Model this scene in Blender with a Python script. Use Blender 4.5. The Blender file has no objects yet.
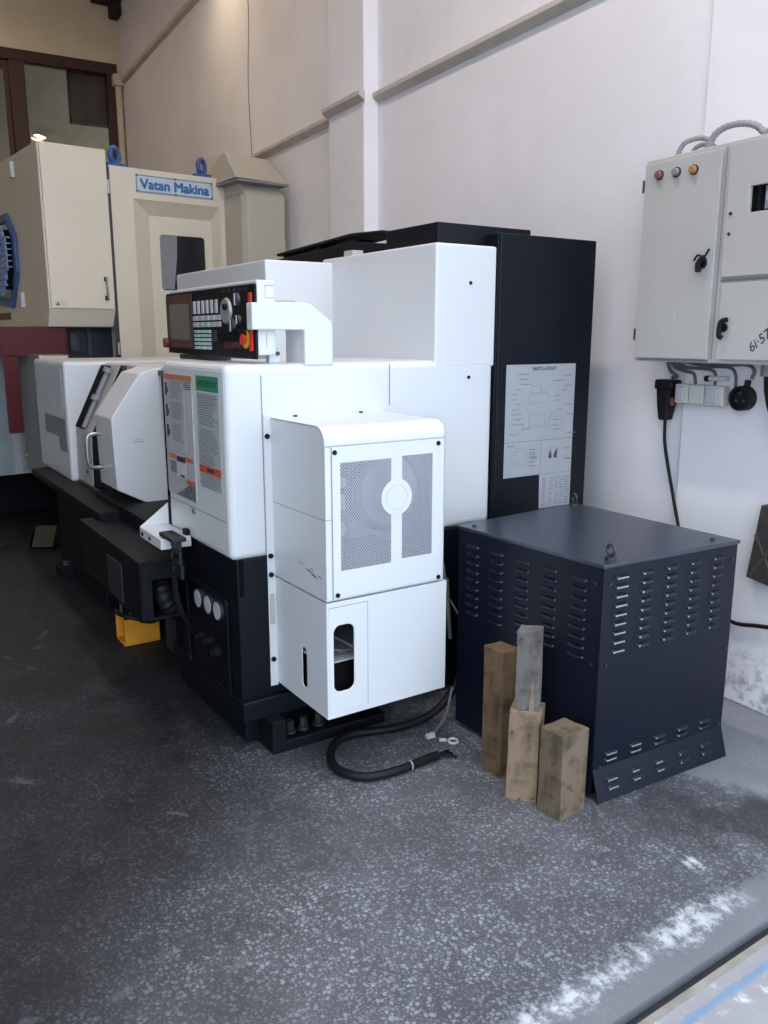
import bpy, bmesh, math, random
from mathutils import Vector, Matrix
random.seed(7)
SC = bpy.context.scene
COL = SC.collection

# ------------------------------------------------------------------ camera
F_PX, PITCH, YAW, CAM_H = 825.0, math.atan(176/825), math.radians(29.9), 1.6
cp, sp = math.cos(PITCH), math.sin(PITCH)
fwd = Vector((-math.cos(YAW)*cp, math.sin(YAW)*cp, -sp))
rgt = Vector((math.sin(YAW), math.cos(YAW), 0))
upv = rgt.cross(fwd)
cam_d = bpy.data.cameras.new('camera'); cam = bpy.data.objects.new('camera', cam_d); COL.objects.link(cam)
cam_d.sensor_fit = 'HORIZONTAL'; cam_d.sensor_width = 36; cam_d.lens = F_PX/768*36
cam_d.clip_start = .02; cam_d.clip_end = 200
M = Matrix((rgt, upv, -fwd)).transposed().to_4x4(); M.translation = (0, 0, CAM_H); cam.matrix_world = M
SC.camera = cam

# ------------------------------------------------------------------ world, light, exposure
w = bpy.data.worlds.new('sky'); SC.world = w; w.use_nodes = True
bg = w.node_tree.nodes['Background']; bg.inputs[0].default_value = (.73, .85, 1, 1); bg.inputs[1].default_value = 1.0
vs = SC.view_settings; vs.view_transform = 'Standard'; vs.look = 'None'; vs.gamma = 1; vs.use_curve_mapping = False
vs.exposure = 1.60
SC.cycles.use_denoising = True
SC.cycles.max_bounces = 10; SC.cycles.diffuse_bounces = 6; SC.cycles.sample_clamp_indirect = 8
LAMP_STRENGTH = 11.0     # the twin wall lamp deep in the shop
ADDED_LAMP_STRENGTH = 26.0     # unseen lamps added under the ceiling as extra light

# ------------------------------------------------------------------ materials
def lin(h):
    if isinstance(h, str):
        h = h.lstrip('#'); c = [int(h[i:i+2], 16)/255 for i in (0, 2, 4)]
    else: c = [v/255 for v in h]
    return tuple(x/12.92 if x <= .04045 else ((x+.055)/1.055)**2.4 for x in c)
MATS = {}
def mat(name, col, rough=.5, metal=0., var=.06, scale=6., bump=0., spec=.5, emit=0.):
    if name in MATS: return MATS[name]
    m = bpy.data.materials.new(name); m.use_nodes = True; nt = m.node_tree; p = nt.nodes['Principled BSDF']
    c = lin(col); p.inputs['Roughness'].default_value = rough; p.inputs['Metallic'].default_value = metal
    p.inputs['Specular IOR Level'].default_value = spec
    tc = nt.nodes.new('ShaderNodeTexCoord'); n = nt.nodes.new('ShaderNodeTexNoise'); n.inputs['Scale'].default_value = scale
    n.inputs['Detail'].default_value = 6; nt.links.new(tc.outputs['Object'], n.inputs['Vector'])
    r = nt.nodes.new('ShaderNodeValToRGB')
    r.color_ramp.elements[0].position = .3; r.color_ramp.elements[1].position = .7
    r.color_ramp.elements[0].color = (*[x*(1-var) for x in c], 1); r.color_ramp.elements[1].color = (*[min(1, x*(1+var)) for x in c], 1)
    nt.links.new(n.outputs['Fac'], r.inputs[0]); nt.links.new(r.outputs[0], p.inputs['Base Color'])
    if bump:
        b = nt.nodes.new('ShaderNodeBump'); b.inputs['Strength'].default_value = bump; b.inputs['Distance'].default_value = .01
        nt.links.new(n.outputs['Fac'], b.inputs['Height']); nt.links.new(b.outputs[0], p.inputs['Normal'])
    if emit:
        p.inputs['Emission Color'].default_value = (*c, 1); p.inputs['Emission Strength'].default_value = emit
    MATS[name] = m; return m

class NT:      # small node helper
    def __init__(s, name):
        s.m = bpy.data.materials.new(name); s.m.use_nodes = True; s.nt = s.m.node_tree; s.p = s.nt.nodes['Principled BSDF']
    def n(s, t, **k):
        x = s.nt.nodes.new('ShaderNode'+t)
        for a, v in k.items():
            if a.startswith('i_'): x.inputs[a[2:].replace('_', ' ')].default_value = v
            else: setattr(x, a, v)
        return x
    def l(s, a, b): s.nt.links.new(a, b)
    def math(s, op, a, b=None, c=None):
        x = s.nt.nodes.new('ShaderNodeMath'); x.operation = op
        for i, v in enumerate((a, b, c)):
            if v is None: continue
            if isinstance(v, (int, float)): x.inputs[i].default_value = v
            else: s.l(v, x.inputs[i])
        return x.outputs[0]
    def noise(s, vec, scale, detail=5, rough=.55):
        x = s.n('TexNoise', i_Scale=scale, i_Detail=detail, i_Roughness=rough); s.l(vec, x.inputs['Vector']); return x.outputs['Fac']
    def step(s, v, a, b):
        x = s.n('MapRange', interpolation_type='SMOOTHSTEP'); s.l(v, x.inputs[0]); x.inputs[1].default_value = a; x.inputs[2].default_value = b; return x.outputs[0]
    def mix(s, f, a, b):
        x = s.nt.nodes.new('ShaderNodeMix'); x.data_type = 'RGBA'
        if isinstance(f, (int, float)): x.inputs[0].default_value = f
        else: s.l(f, x.inputs[0])
        for i, v in ((6, a), (7, b)):
            if isinstance(v, (tuple, list)): x.inputs[i].default_value = (*v[:3], 1)
            else: s.l(v, x.inputs[i])
        return x.outputs[2]

def floor_material():
    t = NT('terrazzo_floor'); geo = t.n('NewGeometry'); P = geo.outputs['Position']
    sx = t.n('SeparateXYZ'); t.l(P, sx.inputs[0]); X, Y = sx.outputs[0], sx.outputs[1]
    # stone chips
    wob = t.n('TexNoise', i_Scale=90., i_Detail=2.); t.l(P, wob.inputs['Vector'])
    wv0 = t.n('MixRGB', blend_type='ADD'); wv0.inputs[0].default_value = .010; t.l(P, wv0.inputs[1]); t.l(wob.outputs['Color'], wv0.inputs[2])
    def chips(scale, keep, r0, r1):
        v = t.n('TexVoronoi', feature='F1', i_Scale=scale, i_Randomness=1.); t.l(wv0.outputs[0], v.inputs['Vector'])
        vc = t.n('SeparateColor'); t.l(v.outputs['Color'], vc.inputs[0])
        rad = t.math('MULTIPLY_ADD', vc.outputs[1], r1-r0, r0)
        d = t.step(t.math('SUBTRACT', v.outputs['Distance'], rad), .05, -.05)
        return t.math('MULTIPLY', d, t.step(vc.outputs[0], 1-keep, 1-keep+.05)), vc
    big_c, vc = chips(78., .9, .24, .50); small_c, vcs = chips(150., .85, .25, .5)
    chip = t.math('MAXIMUM', big_c, t.math('MULTIPLY', small_c, .7))
    wear = t.noise(P, 1.7, 6, .62); fine = t.noise(P, 9, 6, .65); big = t.noise(P, .55, 3)
    wearm = t.step(t.math('ADD', t.math('MULTIPLY', wear, .65), t.math('MULTIPLY', fine, .35)), .40, .62)
    # floor gets darker towards the far left, paler towards the doorway and wall
    pale_mix = t.step(t.math('ADD', t.math('MULTIPLY_ADD', Y, 1.25, X), t.math('MULTIPLY', t.math('SUBTRACT', big, .5), 1.4)), -1.95, -.45)
    chipv = t.math('MULTIPLY', chip, t.math('MULTIPLY', t.math('MULTIPLY_ADD', pale_mix, .82, .12), t.math('MULTIPLY_ADD', wearm, .6, .4)))
    base = t.mix(fine, lin('#121317'), lin('#1f2025'))
    base = t.mix(t.math('MULTIPLY', wearm, .45), base, lin('#303238'))
    base = t.mix(t.math('MULTIPLY', pale_mix, .50), base, lin('#787a7f'))
    chipc = t.mix(vc.outputs[1], lin('#7f8186'), lin('#a8aaaf'))
    c = t.mix(chipv, base, chipc)
    # cement-dust area beside the transformer, towards the wall
    grime = t.step(t.noise(P, 3.2, 7, .68), .36, .64)
    c = t.mix(t.math('MULTIPLY', grime, .38), c, lin('#212227'))
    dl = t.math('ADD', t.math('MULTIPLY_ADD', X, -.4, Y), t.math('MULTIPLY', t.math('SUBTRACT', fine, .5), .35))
    dark_band = t.math('MULTIPLY', t.math('MULTIPLY', t.step(dl, 2.62, 2.85), t.step(X, -2.2, -1.8)), t.step(t.noise(P, 4., 5), .36, .55))  # darker floor band beside the transformer, broken up by noise
    c = t.mix(t.math('MULTIPLY', dark_band, .7), c, lin('#2a2b30'))
    dust = t.step(dl, 3.06, 3.20)
    dust = t.math('MULTIPLY', dust, t.step(X, -2.6, -2.1))
    c = t.mix(t.math('MULTIPLY', dust, .75), c, t.mix(fine, lin('#77797e'), lin('#9c9da2')))
    # threshold screed strip
    d = t.math('ADD', X, t.math('MULTIPLY_ADD', Y, .065, 1.185))        # 0 at the screed's inner edge
    scr = t.step(t.math('ADD', d, t.math('MULTIPLY', t.math('SUBTRACT', fine, .5), .16)), -.06, .0)
    c = t.mix(t.math('MULTIPLY', scr, .9), c, t.mix(wear, lin('#66686d'), lin('#8a8c91')))
    # splashed white lime along the screed
    e = t.math('ABSOLUTE', t.math('ADD', X, t.math('MULTIPLY_ADD', Y, .065, 1.20)))
    lime_n = t.noise(P, 46, 10, .8)
    lime = t.step(t.math('SUBTRACT', t.math('MULTIPLY_ADD', t.math('SUBTRACT', t.noise(P, 6., 3), .5), .8, lime_n), t.math('MULTIPLY', e, 5.0)), .22, .44)
    lime = t.math('MULTIPLY', lime, t.step(Y, 2.02, 1.90))
    bx = t.math('POWER', t.math('ADD', X, 1.50), 2); by = t.math('POWER', t.math('MULTIPLY', t.math('ADD', Y, -1.965), 1.8), 2)
    blob = t.step(t.math('SUBTRACT', lime_n, t.math('MULTIPLY', t.math('SQRT', t.math('ADD', bx, by)), 6.5)), .12, .32)
    lime = t.math('MULTIPLY', t.math('MAXIMUM', lime, blob), t.step(t.noise(P, 17, 6, .7), .40, .58))
    c = t.mix(lime, c, lin('#c9ccd3'))
    # worn pale cracks in the paint of the floor
    cr = t.n('TexVoronoi', feature='DISTANCE_TO_EDGE', i_Scale=.75)
    wv = t.n('MixRGB', blend_type='ADD'); wv.inputs[0].default_value = .12
    nn = t.n('TexNoise', i_Scale=5.); t.l(P, nn.inputs['Vector']); t.l(P, wv.inputs[1]); t.l(nn.outputs['Color'], wv.inputs[2]); t.l(wv.outputs[0], cr.inputs['Vector'])
    crm = t.math('MULTIPLY', t.step(cr.outputs['Distance'], .012, .004), t.step(t.noise(P, 7), .5, .62))
    c = t.mix(t.math('MULTIPLY', crm, .3), c, lin('#6f7176'))
    t.l(c, t.p.inputs['Base Color'])
    t.l(t.math('MULTIPLY_ADD', wearm, .12, .56), t.p.inputs['Roughness']); t.p.inputs['Specular IOR Level'].default_value = .35
    b = t.n('Bump', i_Strength=.5, i_Distance=.005); t.l(t.math('ADD', t.math('MULTIPLY', fine, 1.), t.math('MULTIPLY', lime, 1.5)), b.inputs['Height']); t.l(b.outputs[0], t.p.inputs['Normal'])
    return t.m

def wall_material(name, a, b, dirt=True):
    t = NT(name); geo = t.n('NewGeometry'); P = geo.outputs['Position']
    sx = t.n('SeparateXYZ'); t.l(P, sx.inputs[0]); Z = sx.outputs[2]
    n1 = t.noise(P, 1.1, 6, .6); n2 = t.noise(P, 14, 6, .7)
    c = t.mix(t.step(n1, .35, .68), lin(a), lin(b))
    sc = t.n('Mapping'); sc.inputs['Scale'].default_value = (9, 9, 2.2); t.l(P, sc.inputs[0])
    scuff = t.step(t.noise(sc.outputs[0], 1.6, 8, .75), .70, .80)
    c = t.mix(t.math('MULTIPLY', scuff, .35), c, lin('#8a8683'))
    if dirt:
        low = t.math('MULTIPLY', t.step(t.math('ADD', Z, t.math('MULTIPLY', n2, .25)), .62, .12), t.step(n2, .46, .66))
        c = t.mix(t.math('MULTIPLY', low, .75), c, lin('#6c6d72'))
    t.l(c, t.p.inputs['Base Color']); t.p.inputs['Roughness'].default_value = .75; t.p.inputs['Specular IOR Level'].default_value = .25
    bp = t.n('Bump', i_Strength=.25, i_Distance=.006); t.l(t.math('ADD', n1, t.math('MULTIPLY', n2, .3)), bp.inputs['Height']); t.l(bp.outputs[0], t.p.inputs['Normal'])
    return t.m

def wood_material(name, a, b, dark):
    t = NT(name); tc = t.n('TexCoord'); mp = t.n('Mapping'); mp.inputs['Scale'].default_value = (1, 1, .12); t.l(tc.outputs['Object'], mp.inputs[0])
    g = t.noise(mp.outputs[0], 55, 6, .6); g2 = t.noise(tc.outputs['Object'], 9, 6, .65); g3 = t.noise(tc.outputs['Object'], 34, 4, .6)
    c = t.mix(g, lin(a), lin(b)); c = t.mix(t.math('MULTIPLY', t.step(g2, .44, .66), .8), c, lin(dark))
    c = t.mix(t.math('MULTIPLY', t.step(g3, .62, .70), .6), c, lin('#3a332d'))
    t.l(c, t.p.inputs['Base Color']); t.p.inputs['Roughness'].default_value = .85; t.p.inputs['Specular IOR Level'].default_value = .2
    bp = t.n('Bump', i_Strength=.5, i_Distance=.004); t.l(g, bp.inputs['Height']); t.l(bp.outputs[0], t.p.inputs['Normal'])
    return t.m

def ground_material():
    t = NT('yard_concrete'); geo = t.n('NewGeometry'); P = geo.outputs['Position']
    sx = t.n('SeparateXYZ'); t.l(P, sx.inputs[0]); X, Y = sx.outputs[0], sx.outputs[1]
    n1 = t.noise(P, 4, 6, .6); n2 = t.noise(P, 22, 7, .7)
    c = t.mix(n1, lin('#87868a'), lin('#a8a5a6')); c = t.mix(t.step(n2, .55, .72), c, lin('#d0d2d6'))
    e = t.math('ABSOLUTE', t.math('ADD', X, t.math('MULTIPLY_ADD', Y, .066, 1.0)))
    blue = t.step(t.math('SUBTRACT', t.math('ADD', n2, t.math('MULTIPLY', n1, .4)), t.math('MULTIPLY', e, 24)), .30, .60)
    c = t.mix(t.math('MULTIPLY', blue, .8), c, lin('#6d8cab'))
    t.l(c, t.p.inputs['Base Color']); t.p.inputs['Roughness'].default_value = .85
    bp = t.n('Bump', i_Strength=.4, i_Distance=.005); t.l(n2, bp.inputs['Height']); t.l(bp.outputs[0], t.p.inputs['Normal'])
    return t.m

def glass_material(name, col=(1, 1, 1), rough=.02):
    m = bpy.data.materials.new(name); m.use_nodes = True; p = m.node_tree.nodes['Principled BSDF']
    p.inputs['Base Color'].default_value = (*col, 1); p.inputs['Roughness'].default_value = rough
    p.inputs['Transmission Weight'].default_value = 1; p.inputs['IOR'].default_value = 1.45
    return m

WHITE = mat('machine_white_paint', '#d6d8da', .32, var=.02, scale=2)
CREAM = mat('cream_paint', '#ddd3bf', .42, var=.03, scale=2)
CREAM2 = mat('cream_grey_paint', '#b8b2a2', .45, var=.03, scale=2)
NAVY = mat('navy_black_paint', '#0a0f19', .40, var=.12, scale=3, spec=.28)
BLACKP = mat('black_paint', '#0d0f15', .55, var=.15, scale=4, spec=.25)
DARK = mat('dark_interior', '#08090b', .8, var=.2, spec=.1)
GREY = mat('light_grey_paint', '#b5b5b4', .45, var=.05, scale=4)
PANELG = mat('cabinet_grey_paint', '#b9b6b2', .42, var=.04, scale=3)
MIDG = mat('mid_grey_plastic', '#85878b', .5)
STEEL = mat('steel', '#b6b8bb', .28, .9, var=.06)
DSTEEL = mat('dark_steel', '#4a4c50', .45, .7, var=.1)
RUBBER = mat('black_rubber', '#111215', .55, var=.15, spec=.3)
RED = mat('red_paint', '#520c16', .5)
REDL = mat('red_plastic', '#d8392c', .4)
ORANGE = mat('orange_label', '#c5785c', .55)
ORANGEP = mat('orange_yellow_paint', '#e39a2b', .5, var=.15)
GREEN = mat('green_label', '#2b8f6b', .5)
PAPER = mat('placard_white', '#c9cacb', .45, var=.03)
LABEL = mat('label_grey', '#b3b5b8', .5, var=.04)
INK = mat('ink', '#3a3c42', .6)
INKS = mat('ink_soft', '#808289', .6)
BLUE = mat('blue_paint', '#3a5c93', .45)
BLUEL = mat('blue_lettering', '#2f6aa8', .45)
SCREEN = mat('display_glass', '#6f6866', .15, var=.1)
KEY = mat('key_grey', '#b4b8ba', .5)
KEYG = mat('key_pale_green', '#a9c4bd', .5)
WINDOWG = mat('smoked_window', '#1c2027', .08, var=.1)
WINDOWL = mat('greyish_window', '#bdbdc0', .16, var=.08, scale=3)
FRAMEB = mat('brown_varnished_wood', '#3d2018', .5, var=.2, scale=20)
BROWN = mat('brown_panel', '#4a3f38', .7, var=.15)
CABLEG = mat('grey_cable', '#626066', .5)
CONDUIT = mat('grey_conduit', '#8c8c90', .45, var=.1, scale=60)
YELL = mat('yellow_plastic', '#d9b52a', .5)
SOCKET = mat('socket_grey', '#c6c4bd', .5)
LENSR = mat('red_lens', '#8a564e', .35)
LENSO = mat('orange_lens', '#ad7d50', .35)
WIRES = mat('pale_wires', '#4c5357', .5)
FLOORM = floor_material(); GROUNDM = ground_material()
WALLM = wall_material('white_plaster', '#efedf0', '#e6e3e5'); WALLB = wall_material('cream_plaster', '#ddcdb0', '#d2c2a5', False)
CEILM = mat('ceiling_plaster', '#cfc8bb', .8)
WOODA = wood_material('weathered_timber', '#5f4d3a', '#786047', '#382d25')
WOODB = wood_material('pale_timber', '#89745f', '#9b866e', '#5e4f40')
WOODG = wood_material('grey_timber', '#625c5b', '#827d7b', '#4a433c')
WOODC = wood_material('old_beam_timber', '#7b6d5d', '#695b4a', '#43392f')
GLASS = glass_material('window_glass')

# ------------------------------------------------------------------ mesh helpers
class MB:
    def __init__(s): s.b = bmesh.new(); s.m = 0
    def _f(s, verts):
        try: f = s.b.faces.new(verts); f.material_index = s.m; return f
        except ValueError: return None
    def hexa(s, p):           # 8 points: bottom loop then top loop
        v = [s.b.verts.new(q) for q in p]
        for i in ((3, 2, 1, 0), (4, 5, 6, 7), (0, 1, 5, 4), (1, 2, 6, 5), (2, 3, 7, 6), (3, 0, 4, 7)): s._f([v[k] for k in i])
        return s
    def box(s, x0, x1, y0, y1, z0, z1):
        return s.hexa([(x0, y0, z0), (x1, y0, z0), (x1, y1, z0), (x0, y1, z0), (x0, y0, z1), (x1, y0, z1), (x1, y1, z1), (x0, y1, z1)])
    def prism(s, pts, f0, f1):     # pts 2D; f0/f1 map a 2D point to 3D at the two ends
        a = [s.b.verts.new(f0(*p)) for p in pts]; b = [s.b.verts.new(f1(*p)) for p in pts]
        s._f(list(reversed(a))); s._f(b); n = len(pts)
        for i in range(n): s._f([a[i], a[(i+1) % n], b[(i+1) % n], b[i]])
        return s
    def prism_x(s, yz, x0, x1): return s.prism(yz, lambda y, z: (x0, y, z), lambda y, z: (x1, y, z))
    def prism_y(s, xz, y0, y1): return s.prism(xz, lambda x, z: (x, y0, z), lambda x, z: (x, y1, z))
    def prism_z(s, xy, z0, z1): return s.prism(xy, lambda x, y: (x, y, z0), lambda x, y: (x, y, z1))
    def cyl(s, p0, p1, r, r1=None, seg=20):
        p0, p1 = Vector(p0), Vector(p1); r1 = r if r1 is None else r1
        z = (p1-p0).normalized(); a = z.orthogonal().normalized(); c = z.cross(a)
        A = [s.b.verts.new(p0+(a*math.cos(t)+c*math.sin(t))*r) for t in [2*math.pi*i/seg for i in range(seg)]]
        B = [s.b.verts.new(p1+(a*math.cos(t)+c*math.sin(t))*r1) for t in [2*math.pi*i/seg for i in range(seg)]]
        s._f(list(reversed(A))); s._f(B)
        for i in range(seg): s._f([A[i], A[(i+1) % seg], B[(i+1) % seg], B[i]])
        return s
    def tube(s, pts, r, seg=10, smooth=6, rib=None):
        P = [Vector(p) for p in pts]
        if smooth and len(P) > 2:        # Catmull-Rom
            Q = []
            for i in range(len(P)-1):
                a = P[i-1] if i else P[0]*2-P[1]; b, c = P[i], P[i+1]; d = P[i+2] if i+2 < len(P) else P[-1]*2-P[-2]
                for k in range(smooth):
                    t = k/smooth
                    Q.append(.5*((2*b)+(c-a)*t+(2*a-5*b+4*c-d)*t*t+(3*b-a-3*c+d)*t**3))
            Q.append(P[-1]); P = Q
        if rib:
            R = [P[0]]; 
            for i in range(len(P)-1):
                n = max(1, int((P[i+1]-P[i]).length/rib))
                for k in range(1, n+1): R.append(P[i].lerp(P[i+1], k/n))
            P = R
        prev = None; rings = []; nrm = None
        for i, p in enumerate(P):
            t = (P[min(i+1, len(P)-1)]-P[max(i-1, 0)]).normalized()
            nrm = t.orthogonal().normalized() if nrm is None else (nrm-t*nrm.dot(t)).normalized()
            c = t.cross(nrm); rr = r*(1 if not rib or i % 2 else .86)
            rings.append([s.b.verts.new(p+(nrm*math.cos(a)+c*math.sin(a))*rr) for a in [2*math.pi*k/seg for k in range(seg)]])
        for A, B in zip(rings, rings[1:]):
            for k in range(seg): s._f([A[k], A[(k+1) % seg], B[(k+1) % seg], B[k]])
        s._f(list(reversed(rings[0]))); s._f(rings[-1]); return s
    def torus(s, c, axis, R, r, a0=0, a1=360, seg=24, rs=10, up=None):
        c = Vector(c); z = Vector(axis).normalized(); a = Vector(up).normalized() if up else z.orthogonal().normalized(); b = z.cross(a)
        n = seg if a1-a0 < 360 else seg
        pts = [c+(a*math.cos(t)+b*math.sin(t))*R for t in [math.radians(a0+(a1-a0)*i/n) for i in range(n+(1 if a1-a0 < 360 else 1))]]
        return s.tube(pts, r, rs, 0)
    def plate(s, outer, holes, f, d):      # 2D outline with holes, f maps (u,v,w) to 3D, thickness d
        tmp = bmesh.new(); es = []
        for lp in [outer]+list(holes):
            vv = [tmp.verts.new((p[0], p[1], 0)) for p in lp]
            es += [tmp.edges.new((vv[i], vv[(i+1) % len(vv)])) for i in range(len(vv))]
        bmesh.ops.triangle_fill(tmp, edges=es, use_beauty=True)
        tmp.verts.index_update()
        A = [s.b.verts.new(f(v.co.x, v.co.y, 0)) for v in tmp.verts]; B = [s.b.verts.new(f(v.co.x, v.co.y, d)) for v in tmp.verts]
        for fc in tmp.faces:
            ix = [v.index for v in fc.verts]; s._f([A[i] for i in ix]); s._f([B[i] for i in reversed(ix)])
        for e in tmp.edges:
            if len(e.link_faces) == 1:
                i, j = e.verts[0].index, e.verts[1].index; s._f([A[i], A[j], B[j], B[i]])
        tmp.free(); return s
    def build(s, name, mats, parent=None, bevel=0, seg=2, smooth=False, **props):
        bmesh.ops.recalc_face_normals(s.b, faces=s.b.faces)
        me = bpy.data.meshes.new(name); s.b.to_mesh(me); s.b.free()
        o = bpy.data.objects.new(name, me); COL.objects.link(o)
        for m in (mats if isinstance(mats, (list, tuple)) else [mats]): me.materials.append(m)
        if parent: o.parent = parent
        if smooth:
            for p in me.polygons: p.use_smooth = True
            me.set_sharp_from_angle(angle=math.radians(40))
        if bevel:
            b = o.modifiers.new('bevel', 'BEVEL'); b.width = bevel; b.segments = seg; b.limit_method = 'ANGLE'; b.angle_limit = math.radians(35); b.harden_normals = False
        for k, v in props.items(): o[k] = v
        return o
def thing(name, label, cat, loc=(0, 0, 0), rz=0, group=None):
    o = bpy.data.objects.new(name, None); COL.objects.link(o); o.location = loc; o.rotation_euler = (0, 0, rz)
    o.empty_display_size = .1; o['label'] = label; o['category'] = cat
    if group: o['group'] = group
    return o
def tag(o, label, cat, group=None):
    o['label'] = label; o['category'] = cat
    if group: o['group'] = group
    return o
def struct(o): o['kind'] = 'structure'; return o
def rrect(x0, x1, y0, y1, r, n=5):
    out = []
    for cx, cy, a in ((x1-r, y0+r, -90), (x1-r, y1-r, 0), (x0+r, y1-r, 90), (x0+r, y0+r, 180)):
        for i in range(n+1):
            t = math.radians(a+90*i/n); out.append((cx+r*math.cos(t), cy+r*math.sin(t)))
    return out
def rect(x0, x1, y0, y1): return [(x0, y0), (x1, y0), (x1, y1), (x0, y1)]
def circ(x, y, r, n=28): return [(x+r*math.cos(2*math.pi*i/n), y+r*math.sin(2*math.pi*i/n)) for i in range(n)]
def fx(x0): return lambda u, v, w: (x0+w, u, v)          # plane facing +x: u=y, v=z
def fy(y0): return lambda u, v, w: (u, y0-w, v)          # plane facing -y: u=x, v=z
def text(name, s, size, m, parent, matrix, depth=.001, bold=0., shear=0., width=None, smooth=False):
    cu = bpy.data.curves.new(name, 'FONT'); cu.body = s; cu.size = size; cu.extrude = depth; cu.shear = shear; cu.align_x = 'LEFT'
    t = bpy.data.objects.new(name, cu); COL.objects.link(t)
    bpy.context.view_layer.update()
    me = bpy.data.meshes.new_from_object(t.evaluated_get(bpy.context.evaluated_depsgraph_get()))
    bpy.data.objects.remove(t); bpy.data.curves.remove(cu)
    if width:
        xs = [v.co.x for v in me.vertices]; k = width/(max(xs)-min(xs)); x0 = min(xs)
        for v in me.vertices: v.co.x = (v.co.x-x0)*k
    if bold:
        bm = bmesh.new(); bm.from_mesh(me); src = [g for g in bm.verts]+list(bm.edges)+list(bm.faces)
        for k, (dx, dy) in enumerate(((bold, 0), (-bold, 0), (0, bold), (0, -bold))):
            r = bmesh.ops.duplicate(bm, geom=src); vs_ = [g for g in r['geom'] if isinstance(g, bmesh.types.BMVert)]
            bmesh.ops.translate(bm, verts=vs_, vec=(dx, dy, .00004*(k+1)))
        bm.to_mesh(me); bm.free()
    me.materials.clear(); me.materials.append(m); me.name = name
    o = bpy.data.objects.new(name, me); COL.objects.link(o); o.parent = parent; o.matrix_local = matrix; return o
def mat_px(x, y, z):      # text frame on a plane facing +x, reading along +y
    return Matrix(((0, 0, 1, x), (1, 0, 0, y), (0, 1, 0, z), (0, 0, 0, 1)))
def mat_ny(x, y, z):      # text frame on a plane facing -y, reading along +x
    return Matrix(((1, 0, 0, x), (0, 0, -1, y), (0, 1, 0, z), (0, 0, 0, 1)))

# ================================================================== SETTING
WY = 3.08      # plane of the long wall beside the machines
XB = -12.75    # back wall
RX0, RX1 = -1.10, -1.22   # rail line X at y=0 and its drift handled below
def railx(y): return -1.075-.068*y
# floor: polygon up to the rail
YL = -6.5
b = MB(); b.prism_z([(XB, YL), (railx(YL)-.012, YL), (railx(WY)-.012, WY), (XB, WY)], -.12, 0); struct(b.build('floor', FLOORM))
b = MB(); b.prism_z([(railx(YL)-.012, YL), (railx(YL)+.022, YL), (railx(5)+.022, 5), (railx(5)-.012, 5)], -.12, -.03)
b.m = 1; b.prism_z([(railx(YL)+.022, YL), (railx(YL)+.036, YL), (railx(5)+.036, 5), (railx(5)+.022, 5)], -.12, -.002)
struct(b.build('trim_1', [DSTEEL, mat('worn_rail_edge', '#9a938a', .6, .2, var=.2, scale=15)]))
b = MB(); b.prism_z([(railx(YL)+.036, YL), (25, YL-8), (25, 16), (railx(WY)+.036, 16), (railx(5)+.036, 5)], -.14, -.012)
b.prism_z([(railx(YL)+.036, YL), (25, YL-8), (railx(YL)+.036, YL-8)], -.14, -.012)
struct(b.build('ground', GROUNDM))
struct(MB().box(XB, -.95, WY, WY+.25, -.1, 6.5).build('wall_right', WALLM))
struct(MB().box(XB-.2, -.95, YL-.2, YL, -.1, 6.5).build('wall_left', mat('old_brick_render', '#a89f92', .85, var=.15)))
struct(MB().box(XB-.2, -.9, YL-.2, WY+.25, 6.4, 6.6).build('ceiling', CEILM))
# facade with the big doorway
b = MB()
b.box(-.82, -.62, YL, -2.6, 0, 6.4); b.box(-.82, -.62, -2.6, WY+.25, 5.4, 6.4); struct(b.build('wall_front', WALLM))
# back wall with the wooden window opening
bw = MB(); bw.plate(rect(YL, WY+.25, -.1, 6.4), [rect(-.5, 3.02, 3.0, 5.30)], fx(XB-.2), .2); struct(bw.build('wall_back', WALLB))
wf = bpy.data.objects.new('window_1', None); COL.objects.link(wf); wf.location = (XB, 1.26, 3.0); wf['kind'] = 'structure'
b = MB()
for (y0, y1, z0, z1) in ((-1.76, 1.76, 2.16, 2.30), (-1.76, 1.76, 0, .1), (1.62, 1.76, .1, 2.16), (-1.76, -1.66, .1, 2.16), (.36, .55, .1, 2.16)):
    b.box(-.12, .03, y0, y1, z0, z1)
b.build('window_frame', FRAMEB, wf, bevel=.008)
b = MB()
for (y0, y1, z0, z1) in ((.30, .36, .1, 2.16), (-1.66, .30, 2.06, 2.16)): b.box(-.10, -.03, y0, y1, z0, z1)
b.build('sash', FRAMEB, wf, bevel=.005)
MB().box(-.085, -.079, .55, 1.62, .1, 2.16).build('pane', GLASS, wf)
MB().box(-.085, -.079, -1.66, .30, .1, 2.06).build('pane', GLASS, wf)
# office behind the window
b = MB(); b.box(XB-2.4, XB-2.3, -1.5, 4.2, 2.6, 6.2); b.box(XB-2.4, XB-.2, 4.1, 4.2, 2.6, 6.2); b.box(XB-2.4, XB-.2, -1.6, -1.5, 2.6, 6.2)
b.box(XB-2.4, XB-.2, -1.6, 4.2, 2.5, 2.6); b.box(XB-2.4, XB-.2, -1.6, 4.2, 6.2, 6.3)
struct(b.build('wall_office', mat('office_plaster', '#a79a80', .85)))
b = MB(); b.box(XB-.42, XB-.24, 2.42, 2.96, 4.55, 5.24); b.m = 1; b.box(XB-.24, XB-.235, 2.60, 2.66, 4.62, 5.2); b.box(XB-.24, XB-.235, 2.42, 2.96, 4.55, 4.58)
tag(b.build('wall_cupboard', [BROWN, FRAMEB]), 'dark brown cupboard hanging behind the upper right of the office window', 'cupboard')
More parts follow.
